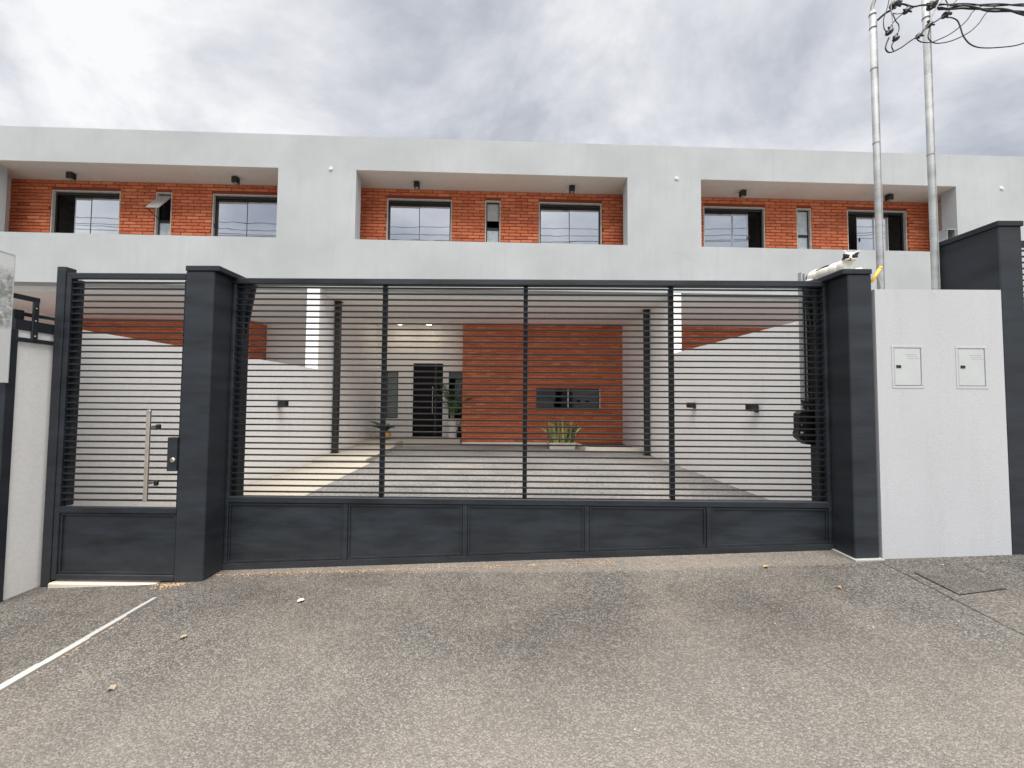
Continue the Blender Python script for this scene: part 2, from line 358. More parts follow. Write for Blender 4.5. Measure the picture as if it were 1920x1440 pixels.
for a, b in (((1.88, 9.95), (2.04, 8.77)), ((2.04, 8.77), (3.238, 8.68))):
    A, B = Vector((*a, 0)), Vector((*b, 0)); d = (B-A).normalized(); nn = Vector((-d.y, d.x, 0))*.045
    kb.hexa([(*(A-nn).xy, -1.25), (*(B-nn).xy, -1.25), (*(B+nn).xy, -1.25), (*(A+nn).xy, -1.25), (*(A-nn).xy, -1.085), (*(B-nn).xy, -1.085), (*(B+nn).xy, -1.085), (*(A+nn).xy, -1.085)])
single('bed_kerb', kb, 'sill', (2.6, 8.8, -1.18), 'B', 'cream concrete edging in front of the mulch bed', 'kerb')
cu = MB()
for i in range(10):
    y0, y1 = 2.66-.21*i, 2.66-.21*(i+1); zg = ground_z(1.08)
    a = .014+.006*random.random(); w = .012+.0032*i+random.uniform(-.001, .001)
    cu.hexa([(-2.245-w, y1, zg-.03), (-2.245+w, y1, zg-.03), (-2.245+w, y0, zg-.03), (-2.245-w, y0, zg-.03), (-2.245-w, y1, zg+a), (-2.245+w, y1, zg+a), (-2.245+w, y0, zg+a), (-2.245-w, y0, zg+a)])
single('paving_edge', cu, 'curb', (-2.245, 2, ground_z(1.08)), 'B', 'thin white concrete edging strip running towards the street on the left', 'kerb')
gr = MB()
for i in range(420):
    y = random.uniform(.9, 2.45); x = -2.245+.018+abs(random.gauss(0, .016)); r = random.uniform(.0015, .004)
    gr.ellipsoid((x, y, ground_z(1.08)+.002), (r*1.5, r, r), (0, 0, random.uniform(0, 3)), 4, 2)
for i in range(900):
    s_ = random.uniform(1.22, 4.2); y = .05+abs(random.gauss(.0, .05)); p = gworld((s_, .13-y*.6, ground_z(s_)+.005)); r = random.uniform(.0015, .0042)
    gr.ellipsoid((p.x, p.y, p.z-EYE), (r*1.5, r, r), (0, 0, random.uniform(0, 3)), 4, 2)
for i in range(160):
    s_ = random.gauss(1.02, .07); p = gworld((s_, -.02-abs(random.gauss(0, .03)), ground_z(s_)+.002)); r = random.uniform(.002, .005)
    gr.ellipsoid((p.x, p.y, p.z-EYE), (r*1.8, r, r*.7), (0, 0, random.uniform(0, 3)), 4, 2)
single('sand_grit', gr, 'sand', (0, 0, 0), 'B', 'orange sandy grit gathered along the gate and the edging strip', 'grit', kind='stuff')
# cracks and the inspection cover in the paving, in street-front coordinates
def to_g(x, y): d = Vector((x, y, 0))-GO; return d.dot(GU), d.dot(GW)
def crack(pts, w, name, label):
    mb = MB(); P = [Vector((*to_g(*p), 0)) for p in pts]; Q = []
    for a, b in zip(P, P[1:]):
        for k in range(10): q = a.lerp(b, k/10); Q.append(q+Vector((random.uniform(-1, 1)*.003, random.uniform(-1, 1)*.003, 0)))
    Q.append(P[-1])
    for i, q in enumerate(Q):
        d = (Q[min(i+1, len(Q)-1)]-Q[max(i-1, 0)]).normalized(); nn = Vector((-d.y, d.x, 0))*w*random.uniform(.5, 1.1)
        for k in (1, -1): r = q+nn*k; mb.v.append((r.x, r.y, ground_z(r.x)+.004))
    for i in range(len(Q)-1): mb.f.append((2*i, 2*i+1, 2*i+3, 2*i+2))
    single(name, mb, 'black', (0, 0, 0), 'G', label, None, kind='structure')
crack([(2.689, 2.66), (2.66, 2.44), (2.60, 2.09), (2.56, 1.83), (2.45, 1.3)], .0028, 'paving_joint', 'dark joint line running from the right gate pillar to the street')
crack([(3.175, 2.56), (3.17, 2.38)], .0022, 'paving_joint', 'short dark joint in front of the second meter door')
crack([(3.175, 2.56), (3.49, 2.55), (3.47, 2.2)], .0018, 'paving_joint', 'faint joint in front of the right pillar')
mh = Thing('inspection_cover', 'rectangular paved inspection cover let into the street by the meter wall', 'cover', (*to_g(2.88, 2.35), ground_z(6.25)), 'G')
cs = [to_g(2.742, 2.478), to_g(3.078, 2.50), to_g(3.025, 2.234), to_g(2.698, 2.20)]
def ring(poly, h0, h1): return MB().prism(poly, h0, h1, lambda u, v, a: (u, v, ground_z(u)+a))
mh.part('cover_plate', ring(cs[::-1], -.01, .005), 'cover')
cx = sum(c[0] for c in cs)/4; cy = sum(c[1] for c in cs)/4
mh.part('cover_rim', ring([(cx+(a-cx)*1.035, cy+(b-cy)*1.035) for a, b in cs[::-1]], -.02, .003), 'black')
# small litter
def leaf(x, y, size, rot, m, label, name='fallen_leaf', cat='leaf'):
    s_, t_ = to_g(x, y); mb = MB(); pr = []
    for i in range(7):
        u = i/6; w = size*.42*math.sin(math.pi*min(1, u*.92+.06))**.8; z = .003+.005*math.sin(u*3.1)+.003*(i % 2); pr.append((u*size-size/2, w, z))
    for x_, w, z in pr: mb.v += [(x_, -w, z+.006), (x_, 0, z), (x_, w, z+.006)]
    for i in range(6):
        for j in range(2): a = i*3+j; mb.f.append((a, a+3, a+4, a+1))
    o = single(name, mb, m, (0, 0, 0), 'G', label, cat); o.location = gworld((s_, t_, ground_z(s_)+.001)); o.rotation_euler = (0, 0, rot)
leaf(1.87, 2.66, .036, .1, 'leafy', 'dry yellow leaf on the paving before the gate, nearest the gate')
leaf(2.10, 2.34, .028, 1.9, 'leafy', 'curled yellow leaf on the paving left of the inspection cover')
leaf(-1.70, 2.20, .032, .7, 'tanleaf', 'tan leaf lying near the white edging strip, farther from the camera')
leaf(-1.72, 1.83, .036, 2.9, 'tanleaf', 'tan leaf lying near the white edging strip, nearer the camera')
leaf(-1.24, 2.53, .04, .6, 'whitebit', 'white paper scrap on the paving left of the gate centre', 'paper_scrap', 'scrap')
sb = MB()
for i in range(30):
    x = random.uniform(-2.1, 3.2); y = random.choice([random.uniform(2.3, 2.75), random.uniform(1.1, 2.6)]); s_, t_ = to_g(x, y); r = random.uniform(.0014, .0032)
    sb.ellipsoid((s_, t_, ground_z(s_)+.003), (r*1.4, r, r*.8), (0, 0, i), 5, 3)
single('stone_chips', sb, 'whitebit', (0, 0, 0), 'G', 'scattered pale stone chips on the paving', 'chips', kind='stuff')
# ------------------------------------------------------------------ row of townhouses
YF = 7.17; YB = 7.80; TOP, OT, OB, FB, CZ = 4.93, 4.285, 2.96, 2.05, 1.95
COURSE, BL, JH = .0665, .232, .014
_bc = {}
def brick_mesh(L):
    q = round(L, 2)
    if q not in _bc: _bc[q] = mesh('brick', MB().cbox(-q/2, q/2, -.02, .02, -(COURSE-JH)/2, (COURSE-JH)/2, .004), 'brick')
    return _bc[q]
def runs(x0, x1, z, holes):
    iv = [(x0, x1)]
    for a, b, c, d in holes:
        if z+COURSE*.45 > c and z-COURSE*.45 < d:
            nv = []
            for p, q in iv:
                if b <= p or a >= q: nv.append((p, q))
                else:
                    if a > p: nv.append((p, a))
                    if b < q: nv.append((b, q))
            iv = nv
    return iv
def courses(x0, x1, z0, z1, holes):
    k = 0; z = z1-COURSE/2-.002
    while z-COURSE/2 > z0-.001:
        off = (BL+.012)*(.5 if k % 2 else 0)+random.uniform(-.02, .02)
        for p, q in runs(x0, x1, z, holes):
            x = x0-off
            while x < q:
                a, b = max(x, p+.002), min(x+BL, q-.002)
                if b-a > .025: yield (a+b)/2, z, b-a
                x += BL+.012
        z -= COURSE; k += 1
def window(H, x0, x1, zt, zb, y, panes, handle=None, mullions=()):
    """sliding window: reveal trim, black frame, panes (x0, x1 as fractions, depth, material)"""
    w = x1-x0; fr = MB(); T = .020
    tr = MB(); tr.box(x0-T, x0, y-.048, y+.05, zb, zt+T); tr.box(x1, x1+T, y-.048, y+.05, zb, zt+T); tr.box(x0, x1, y-.048, y+.05, zt, zt+T)
    fr.cbox(x0+.001, x1-.001, y+.0, y+.06, zt-.055, zt-.001, .003); fr.cbox(x0+.001, x0+.028, y+.002, y+.058, zb, zt-.056, .003); fr.cbox(x1-.028, x1-.001, y+.002, y+.058, zb, zt-.056, .003)
    f = H.part('window', fr, 'black'); H.part('reveal', tr, 'trim', f)
    for a, b, d, m in panes:
        p = MB(); p.box(x0+w*a, x0+w*b, y+.018+d, y+.024+d, zb, zt-.057); H.part('pane', p, m, f)
        st = MB(); st.cbox(x0+w*b-.018, x0+w*b, y+.012+d, y+.017+d, zb, zt-.058, .002)
        st.cbox(x0+w*a, x0+w*a+.010, y+.012+d, y+.017+d, zb, zt-.058, .002)
        H.part('pane_stile', st, 'alu' if b < .95 else 'black', f)
        h = MB(); h.cbox(x0+w*a, x0+w*b, y+.011+d, y+.030+d, zt-.105, zt-.058, .003); H.part('head_rail', h, 'slat', f)
    for a in mullions:
        p = MB(); p.cbox(x0+w*a-.012, x0+w*a+.012, y+.004, y+.05, zb, zt-.056, .003); H.part('mullion', p, 'black', f)
    if handle: p = MB(); p.cbox(x0+w*handle-.012, x0+w*handle+.012, y-.02, y+.01, 3.42, 3.5, .004); H.part('handle', p, 'black', f)
    return f
def narrow(H, x0, x1, zt, zb, y, mode):
    T = .022; tr = MB(); tr.box(x0-T, x0, y-.05, y+.05, zb, zt+T); tr.box(x1, x1+T, y-.05, y+.05, zb, zt+T); tr.box(x0, x1, y-.05, y+.05, zt, zt+T)
    fr = MB(); zs = 3.52
    fr.cbox(x0+.001, x0+.018, y, y+.05, zb, zt-.001, .003); fr.cbox(x1-.018, x1-.001, y, y+.05, zb, zt-.001, .003); fr.cbox(x0+.019, x1-.019, y, y+.05, zt-.025, zt-.001, .003)
    fr.cbox(x0+.019, x1-.019, y, y+.05, zs-.025, zs+.025, .003)
    f = H.part('window', fr, 'black'); H.part('reveal', tr, 'trim', f)
    p = MB(); p.box(x0+.019, x1-.019, y+.02, y+.026, zb, zs-.026); H.part('pane', p, 'paleglass', f)
    if mode == 'open':
        a = math.radians(38); L = zt-zs-.06; d = Vector((0, -math.sin(a), -math.cos(a))); o = Vector((0, y-.004, zt-.03)); e = o+d*L; nn = Vector((0, -math.cos(a), math.sin(a)))*.006
        p = MB(); q = []
        for X in (x0+.012, x1-.012): q += [Vector((X, *o.yz))-nn, Vector((X, *e.yz))-nn, Vector((X, *e.yz))+nn, Vector((X, *o.yz))+nn]
        p.add([q[0], q[4], q[5], q[1], q[3], q[7], q[6], q[2]], [(0, 3, 2, 1), (4, 5, 6, 7), (0, 1, 5, 4), (1, 2, 6, 5), (2, 3, 7, 6), (3, 0, 4, 7)])
        H.part('pane', p, 'frost', f, label='hopper pane tilted outwards')
        b = MB(); b.tube([(x0+.03, e.y, e.z), (x0+.035, y-.1, zs+.06), (x0+.05, y, zs+.03)], .007, 6); H.part('stay_arm', b, 'black', f)
    else:
        zb2 = 3.69 if mode == 'gap' else zs+.026
        p = MB(); p.box(x0+.019, x1-.019, y+.012, y+.02, zb2, zt-.026); H.part('pane', p, 'frost' if mode == 'gap' else 'paleglass', f)
        b = MB(); b.cbox(x0+.03, x0+.07, y-.006, y+.011, zt-.03, zt-.012, .002); b.cbox(x1-.07, x1-.03, y-.006, y+.011, zt-.03, zt-.012, .002); H.part('hinge', b, 'black', f)
def house(i, label, gx0, gx1, mirror, floor, pane1, pane2, nmode, muls):
    hx = 6.595*i
    H = Thing('townhouse', label, 'house', (hx, YF, floor), 'B', 'row of joined townhouses')
    X = lambda v: hx+v
    pl, pr = X(-3.4325)+(.0 if i else 0), X(3.1625)
    oL, oR = X(-2.715), X(2.44)
    mb = MB(); YT = YF+.26
    mb.box(pl, pr, YF, YT, OT, TOP); mb.box(pl, pr, YF, YT, FB, OB); mb.box(pl, oL, YF, YT, OB, OT); mb.box(oR, pr, YF, YT, OB, OT)
    H.part('facade_wall', mb, 'facade')
    mb = MB(); mb.box(pl, pr, YT+.001, 11.3, TOP-.35, TOP-.12); H.part('roof', mb, 'facade')
    mb = MB(); mb.box(X(-3.1)+.001, X(2.8)-.001, YT+.001, YB+.3, OT+.0, OT+.1); mb.box(oL+.001, oR-.001, YF+.006, YT+.002, OT-.004, OT+.001); H.part('soffit', mb, 'soffit')
    for xa, xb in ((pl, X(-3.1)), (X(2.8), pr)): mb = MB(); mb.box(xa, xb, YT+.001, YB+.3, FB, OT+.1); H.part('loggia_side_wall', mb, 'soffit')
    mb = MB(); mb.box(X(-3.1)+.001, X(2.8)-.001, YT+.001, YB+.02, FB+.0, FB+.14); H.part('loggia_floor', mb, 'path')
    # upper brick wall with its openings
    wz = 4.072
    holes = [(X(-2.302), X(-1.020), 2.3, wz), (X(-.292), X(-.018), 2.3, wz), (X(.816), X(2.090), 2.3, wz)]
    mb = MB(); y0, y1 = YB+.008, YB+.12
    xs = [X(-3.1)]+[v for h in holes for v in (h[0]-.023, h[1]+.023)]+[X(2.8)]
    for k in range(0, len(xs), 2): mb.box(xs[k]+.001, xs[k+1], y0, y1, FB+.14, wz+.0235)
    mb.box(X(-3.1)+.001, X(2.8)-.001, y0, y1, wz+.024, OT-.001)
    bw = H.part('brick_wall', mb, 'mortar')
    bh = [(a-.023, b+.023, c, d+.023) for a, b, c, d in holes]
    for cx_, cz_, L in courses(X(-3.1), X(2.8), 3.02, OT, bh):
        b = link('brick', brick_mesh(L)); b.parent = bw
        b.location = Vector((cx_, YB+.014+random.uniform(-.004, .004), cz_))-H.a; b.rotation_euler = (0, 0, random.uniform(-.012, .012))
    # rooms behind the glass
    mb = MB(); x0, x1 = X(-3.05), X(2.75); mb.box(x0, x1, YB+2.6, YB+2.7, FB+.1, 4.4); mb.box(x0, x1, y1+.01, YB+2.6, 4.30, 4.4); mb.box(x0, x1, y1+.01, YB+2.6, FB+.05, FB+.14)
    for xx in (x0, X(-.62), X(.42), x1-.08): mb.box(xx, xx+.08, y1+.012, YB+2.599, FB+.14, 4.3)
    H.part('room', mb, 'room')
    window(H, X(-2.302), X(-1.020), wz, 2.3, YB+.055, pane1[0], pane1[1], muls[0]); window(H, X(.816), X(2.090), wz, 2.3, YB+.055, pane2[0], pane2[1], muls[1])
    narrow(H, X(-.292), X(-.018), wz, 2.3, YB+.055, nmode)
    mb = MB(); v = X(-3.19 if i == 0 else -3.19); mb.lathe((0, 0, 0), [(.038, 0), (.038, .012), (.030, .02), (.030, .014), (.012, .014), (.012, .024)], 18)
    mb.v = [(v+p[0], YF-p[2], 4.29+p[1]) for p in mb.v]; mb.f = [f[::-1] for f in mb.f]; H.part('vent_cap', mb, 'vent')
    # ground floor
    mb = MB(); mb.box(gx0+.001, gx1-.001, YF+.28, 11.0, CZ, FB-.001); H.part('carport_ceiling', mb, 'ceil')
    mb = MB(); mb.box(gx0, gx1, YF+.262, YF+.2795, CZ, FB-.001); H.part('ceiling_edge', mb, 'white')
    bx0, bx1 = (gx0, gx0+4.2) if mirror == 1 else ((gx0, -6.33) if mirror == -1 else (-.945, gx1))
    by = 9.97
    hole = [(.98, 2.63, -.232, .283)] if i == 0 else []
    mb = MB()
    if hole:
        a, b, c, d = hole[0]; mb.box(bx0, a, by, 10.9, -1.4, CZ); mb.box(b, bx1, by, 10.9, -1.4, CZ); mb.box(a, b, by, 10.9, -1.4, c); mb.box(a, b, by, 10.9, d, CZ)
    else: mb.box(bx0, bx1, by, 10.9, floor-.1, CZ)
    bk = H.part('brick_block', mb, 'pale_mortar')
    mb = MB(); zlow = -1.115 if i == 0 else .2
    for cx_, cz_, L in courses(bx0, bx1, zlow, CZ, [(a-.02, b+.02, c-.02, d+.02) for a, b, c, d in hole]):
        dy_ = random.uniform(-.003, .003); mb.cbox(cx_-L/2, cx_+L/2, by-.006+dy_, by+.004, cz_-(COURSE-JH)/2, cz_+(COURSE-JH)/2, .004)
    if mirror == -1:
        for cx_, cz_, L in courses(by, 10.6, zlow, CZ, []): mb.cbox(bx1-.004, bx1+.012, cx_-L/2, cx_+L/2, cz_-(COURSE-JH)/2, cz_+(COURSE-JH)/2, .004)
    H.part('brickwork', mb, 'brick', bk, kind='stuff')
    ex0, ex1 = (bx1+.001, gx1-.001) if mirror else (gx0+.001, bx0-.001)
    if mirror == -1: ex0 += .02
    mb = MB(); EY = 10.6
    if i == 0:
        ops = [(-3.06, -2.75, -.545, .73), (-2.345, -1.535, -1.04, .96), (-1.375, -.985, -.545, .73)]
        xs = [ex0]+[v for o in ops for v in o[:2]]+[ex1]
        for k in range(0, len(xs), 2): mb.box(xs[k], xs[k+1], EY, EY+.15, -1.2, CZ-.001)
        for a, b, c, d in ops:
            mb.box(a, b, EY, EY+.15, d, CZ-.001)
            if c > -1: mb.box(a, b, EY, EY+.15, -1.2, c)
    else: mb.box(ex0, ex1, EY, EY+.15, floor-.1, CZ-.001)
    H.part('entrance_wall', mb, 'entr')
    return H
full = [(0, .5, .012, 'glass'), (.49, 1, .0, 'glass')]
H0 = house(0, 'middle pale rendered townhouse with orange brick, both loggia windows fully closed', -3.33, 3.24, 0, -1.18, (full, .99, ), (full, .01), 'gap', ((), ()))
HL = house(-1, 'left pale rendered townhouse with a hopper window tilted open in its loggia', -10.75, -3.56, -1, -1.4, ([(.28, .55, .012, 'glass'), (.53, 1, .0, 'glass')], .99), (full, .01), 'open', ((), ()))
HR = house(1, 'right pale rendered townhouse behind the two steel poles', 3.47, 10.0, 1, -.95, ([(0, .5, .012, 'glass'), (.5, .76, .0, 'glass')], .76), ([(.2, .5, .012, 'glass'), (.49, .74, .0, 'glass')], .22), 'closed', ((), ()))
# right end of the facade, where the next house begins
NX = Thing('townhouse', 'pale facade of the next townhouse at the far right edge', 'house', (13.2, YF, -.95), 'B', 'row of joined townhouses')
mb = MB(); mb.box(6.595+3.1635, 18, YF, YF+.26, FB, OB); mb.box(6.595+3.1635, 18, YF, YF+.26, OT, TOP); mb.box(6.595+3.1635, 10.46, YF, YF+.26, OB, OT); NX.part('facade_wall', mb, 'facade')
mb = MB(); mb.box(10.0, 18, YF+.261, 8.2, FB+.001, TOP-.3); NX.part('loggia_back_wall', mb, 'soffit')
mb = MB(); mb.lathe((0, 0, 0), [(.038, 0), (.038, .012), (.030, .02), (.030, .014), (.012, .014), (.012, .024)], 18); mb.v = [(9.98+p[0], YF-p[2], 4.27+p[1]) for p in mb.v]; mb.f = [f[::-1] for f in mb.f]; NX.part('vent_cap', mb, 'vent')
for pts, par in (([(1262, 0), (1275, 2), (1287, 8), (1298, 12), (1303, 5), (1308, -2)], 0),):
    mb = MB(); P = [(3.33+(a-1262)*.0108, 2.83-b*.0102) for a, b in pts]
    for (xa, za), (xb, zb_) in zip(P, P[1:]): mb.add([(xa, YF-.0015, za-.002), (xb, YF-.0015, zb_-.002), (xb, YF-.0015, zb_+.002), (xa, YF-.0015, za+.002)], [(0, 1, 2, 3)])
    HR.part('hairline_crack', mb, 'room')
# parts of the middle house at the back of the driveway
mb = MB(); mb.box(-3.56, -3.331, YF+.002, 11, -1.5, FB-.0015); H0.part('party_wall', mb, 'white')
mb = MB(); mb.box(3.241, 3.47, YF+.002, 11, -1.5, FB-.0015); HR.part('party_wall', mb, 'white')
mb = MB(); mb.box(-10.98, -10.751, YF+.002, 11, -1.5, FB-.0015); HL.part('party_wall', mb, 'white')
mb = MB(); mb.box(-.945, 1.9, 9.94, 9.969, -1.185, -1.118); H0.part('plinth', mb, 'white')
mb = MB(); mb.cbox(-2.343, -1.537, 10.60, 10.66, -1.038, .958, .004)
d = H0.part('door', mb, 'door'); mb = MB(); mb.cbox(-1.76, -1.70, 10.590, 10.599, -1.02, .94, .003); H0.part('door_panel', mb, 'black', d)
mb = MB(); mb.tube([(-1.80, 10.54, -.44), (-1.80, 10.54, .32)], .011, 8)
for z in (-.36, .24): mb.tube([(-1.80, 10.54, z), (-1.80, 10.60, z)], .007, 6)
H0.part('handle', mb, 'steel', d)
for a, b, m1, m2 in ((-3.06, -2.75, 'greenglass', 'greenglass'), (-1.375, -.985, 'darkglass', 'darkglass')):
    fr = MB(); z0, z1 = -.545, .73
    fr.box(a+.001, a+.016, 10.59, 10.64, z0+.001, z1-.001); fr.box(b-.016, b-.001, 10.59, 10.64, z0+.001, z1-.001); fr.box(a+.017, b-.017, 10.59, 10.64, z1-.03, z1-.001); fr.box(a+.017, b-.017, 10.59, 10.64, z0+.001, z0+.02); fr.box(a+.017, b-.017, 10.59, 10.64, .07, .10)
    f = H0.part('window', fr, 'black')
    for c, e_, m_ in ((.101, z1-.031, m1), (z0+.021, .069, m2)): p = MB(); p.box(a+.017, b-.017, 10.61, 10.618, c, e_); H0.part('pane', p, m_, f)
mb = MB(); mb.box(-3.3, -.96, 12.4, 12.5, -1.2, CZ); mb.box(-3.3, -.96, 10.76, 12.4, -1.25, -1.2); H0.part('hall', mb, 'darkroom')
a, b, c, d_ = .98, 2.63, -.232, .283
fr = MB(); fr.box(a, b, 9.985, 10.03, d_-.02, d_-.001); fr.box(a, b, 9.985, 10.03, c+.001, c+.018); fr.box(a, a+.016, 9.985, 10.03, c+.019, d_-.021); fr.box(b-.016, b, 9.985, 10.03, c+.019, d_-.021); f = H0.part('window', fr, 'black')
p = MB(); p.box(a+.017, 1.82, 10.0, 10.006, c+.019, d_-.021); H0.part('pane', p, 'darkglass', f)
p = MB(); p.box(1.80, b-.017, 9.990, 9.996, c+.019, d_-.021); H0.part('pane', p, 'darkglass', f)
p = MB(); p.box(1.795, 1.82, 9.984, 9.9895, c+.019, d_-.021); H0.part('pane_stile', p, 'alu', f)
p = MB(); p.box(a-.02, b+.02, 9.955, 9.984, c-.02, c); p.box(b, b+.018, 9.957, 9.984, c+.001, d_); H0.part('sill', p, 'white', f)
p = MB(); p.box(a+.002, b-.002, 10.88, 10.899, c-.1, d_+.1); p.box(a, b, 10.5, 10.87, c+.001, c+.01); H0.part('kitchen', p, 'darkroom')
for x in (2.1, 2.36): p = MB(); p.cbox(x-.035, x+.035, 10.02, 10.06, -.11, -.04, .004); p.cbox(x+.01, x+.03, 10.02, 10.06, -.16, -.11, .003); H0.part('switch_box', p, 'black')
for x in (-2.62, -1.86):
    mb = MB(); mb.lathe((x, 10.15, CZ-.012), [(.055, 0), (.06, .011)], 18); o = H0.part('downlight', mb, 'ledwarm')
for x, y, nm in ((-3.26, 7.85, 'left'), (3.17, 8.15, 'right')):
    T = Thing('steel_column', f'slim black steel column under the carport ceiling by the {nm} wall', 'column', (x, y, -1.18), 'B', 'carport columns')
    mb = MB(); mb.cbox(x-.05, x+.05, y-.05, y+.05, -1.165, CZ-.012, .005); T.part('shaft', mb, 'black')
    mb = MB(); mb.cbox(x-.065, x+.065, y-.07, y+.07, -1.18 if x > 0 else -1.105, -1.165 if x > 0 else -1.09, .003); mb.cbox(x-.065, x+.065, y-.07, y+.07, CZ-.012, CZ-.001, .003); T.part('base_plate', mb, 'black')
# ------------------------------------------------------------------ loggia spotlights, wall lamps
def spot(x, y, label):
    T = Thing('ceiling_spotlight', label, 'spotlight', (x, y, OT), 'B', 'loggia spotlights')
    mb = MB(); mb.cbox(x-.052, x+.052, y-.05, y+.05, OT-.125, OT-.011, .005); T.part('housing', mb, 'black')
    mb = MB(); mb.box(x-.03, x+.03, y-.03, y+.03, OT-.0105, OT-.0005); T.part('base', mb, 'black')
    mb = MB(); mb.lathe((x, y, OT-.129), [(.030, 0), (.034, .003)], 14); T.part('lens', mb, 'frost')
for i, nm in ((-1, 'left'), (0, 'middle'), (1, 'right')):
    for v, sd_ in ((-1.66, 'left'), (1.43, 'right')): spot(6.595*i+v, 7.52, f'black square spotlight under the {nm} loggia soffit, {sd_} one of its pair')
def lamp(xw, y, z, sgn, label):
    T = Thing('wall_lamp', label, 'wall lamp', (xw, y, z), 'B', 'black wall lamps')
    mb = MB(); x0, x1 = sorted((xw+sgn*.02, xw+sgn*.12)); mb.cbox(x0, x1, y-.055, y+.055, z-.04, z+.045, .004); T.part('shade', mb, 'black')
    x0, x1 = sorted((xw+sgn*.001, xw+sgn*.0195)); mb = MB(); mb.cbox(x0, x1, y-.03, y+.03, z-.055, z+.03, .002); T.part('wall_plate', mb, 'black')
    mb = MB(); mb.box(min(xw+sgn*.04, xw+sgn*.10), max(xw+sgn*.04, xw+sgn*.10), y-.03, y+.03, z-.043, z-.0405); T.part('lens', mb, 'frost')
lamp(-3.33, 5.95, -.1, 1, 'black box wall lamp on the white wall left of the driveway')
lamp(3.24, 6.25, -.08, -1, 'smaller looking black wall lamp on the right driveway wall, farther one')
lamp(3.24, 4.72, -.09, -1, 'black wall lamp on the right driveway wall, nearer the gate')
lamp(-3.56, 7.6, .62, -1, 'black wall lamp on the neighbour side of the left party wall')
# ------------------------------------------------------------------ boundary walls
T = Thing('boundary_wall', 'white boundary wall along the left side of the driveway', 'wall', (-3.43, 5, -1.4), 'B', 'driveway walls')
mb = MB(); mb.box(-3.53, -3.33, 2.76, YF-.001, -1.9, .525); T.part('wall', mb, 'white')
mb = MB(); mb.box(-3.555, -3.322, 2.74, 2.985, .455, .527); T.part('coping', mb, 'charwall')
T = Thing('boundary_wall', 'white boundary wall along the right side of the driveway', 'wall', (3.34, 5, -1.2), 'B', 'driveway walls')
mb = MB(); mb.box(3.24, 3.44, 2.98, YF-.001, -1.9, .87); T.part('wall', mb, 'white')
# ------------------------------------------------------------------ gate pillars
def pillar(s0, s1, t1, ztop, label, over=(.012, .04), t0=0.):
    T = Thing('gate_pillar', label, 'pillar', ((s0+s1)/2, .2, ground_z(s0)), 'G', 'charcoal gate pillars')
    mb = MB(); mb.cbox(s0, s1, t0, t1, ground_z(s0)-.1, ztop-.04, .006); T.part('shaft', mb, 'charwall')
    mb = MB(); mb.cbox(s0-over[0], s1+over[1], t0-.007, t1+.02, ztop-.0395, ztop, .004); T.part('cap', mb, 'char')
    return T
pillar(.992, 1.205, .40, .975, 'charcoal masonry pillar between the narrow gate and the wide gate', (.0, .043))
pillar(5.892, 6.066, .40, .975, 'charcoal masonry pillar with a cat on its cap, right of the wide gate', (.041, .0))
pillar(7.004, 7.172, .42, 1.34, 'taller charcoal pillar at the right edge beyond the meter wall', (.012, .012))
mb = MB(); gb(mb, 5.87, 6.075, -.03, .36, -.02, .009); single('pillar_footing', mb, 'curb', (5.97, .1, ground_z(5.97)), 'G', 'thin cement footing edge under the right gate pillar', 'footing')
# ------------------------------------------------------------------ gates
NS, Z0S, DZ = 35, .874, .0474
def slat_mesh(w): return mesh('slat', MB().cbox(-w/2, w/2, -.009, .009, -.0057, .0057, .0014), 'slat')
Gt = Thing('tilting_gate', 'wide charcoal tilting gate of thin horizontal slats over five solid panels', 'gate', (3.55, .2, ground_z(3.55)), 'G')
L0, L1 = 1.209, 5.888
mb = MB(); mb.cbox(L0+.001, L1-.001, .182, .248, .897, .943, .004); Gt.part('top_rail', mb, 'char')
mb = MB(); mb.cbox(L0+.01, L1-.01, .186, .244, -.82, -.774, .004); Gt.part('middle_rail', mb, 'char')
def gbot(s): return -1.358+.0432*(s-1.17)+.02
mb = MB(); s0, s1 = L0+.001, L1-.001
mb.hexa([(s0, .18, gbot(s0)), (s1, .18, gbot(s1)), (s1, .25, gbot(s1)), (s0, .25, gbot(s0)), (s0, .18, gbot(s0)+.048), (s1, .18, gbot(s1)+.048), (s1, .25, gbot(s1)+.048), (s0, .25, gbot(s0)+.048)]); Gt.part('bottom_rail', mb, 'char')
for s0, s1 in ((L0, L0+.026), (L1-.026, L1)):
    mb = MB(); mb.cbox(s0, s1, .1845, .2465, gbot((s0+s1)/2)+.05, .896, .004); Gt.part('stile', mb, 'char')
for s0, s1 in ((L0+.0265, L0+.055), (L1-.055, L1-.0265)):
    mb = MB(); mb.cbox(s0, s1, .232, .262, -.773, .896, .003); Gt.part('inner_stile', mb, 'char')
for s_ in (2.405, 3.532, 4.69):
    mb = MB(); mb.cbox(s_-.017, s_+.017, .224, .262, -.7735, .8965, .003); Gt.part('upright', mb, 'char')
sm = slat_mesh(L1-L0-.054)
for k in range(NS):
    o = link('slat', sm); o.parent = Gt.o; o.location = Vector(((L0+L1)/2, .208, Z0S-DZ*k+random.uniform(-.0008, .0008)))-Gt.a; o.rotation_euler = (random.uniform(-.02, .02), random.uniform(-.0004, .0004), 0)
ms = [L0+.0265, 2.147, 3.073, 4.012, 4.947, L1-.0265]
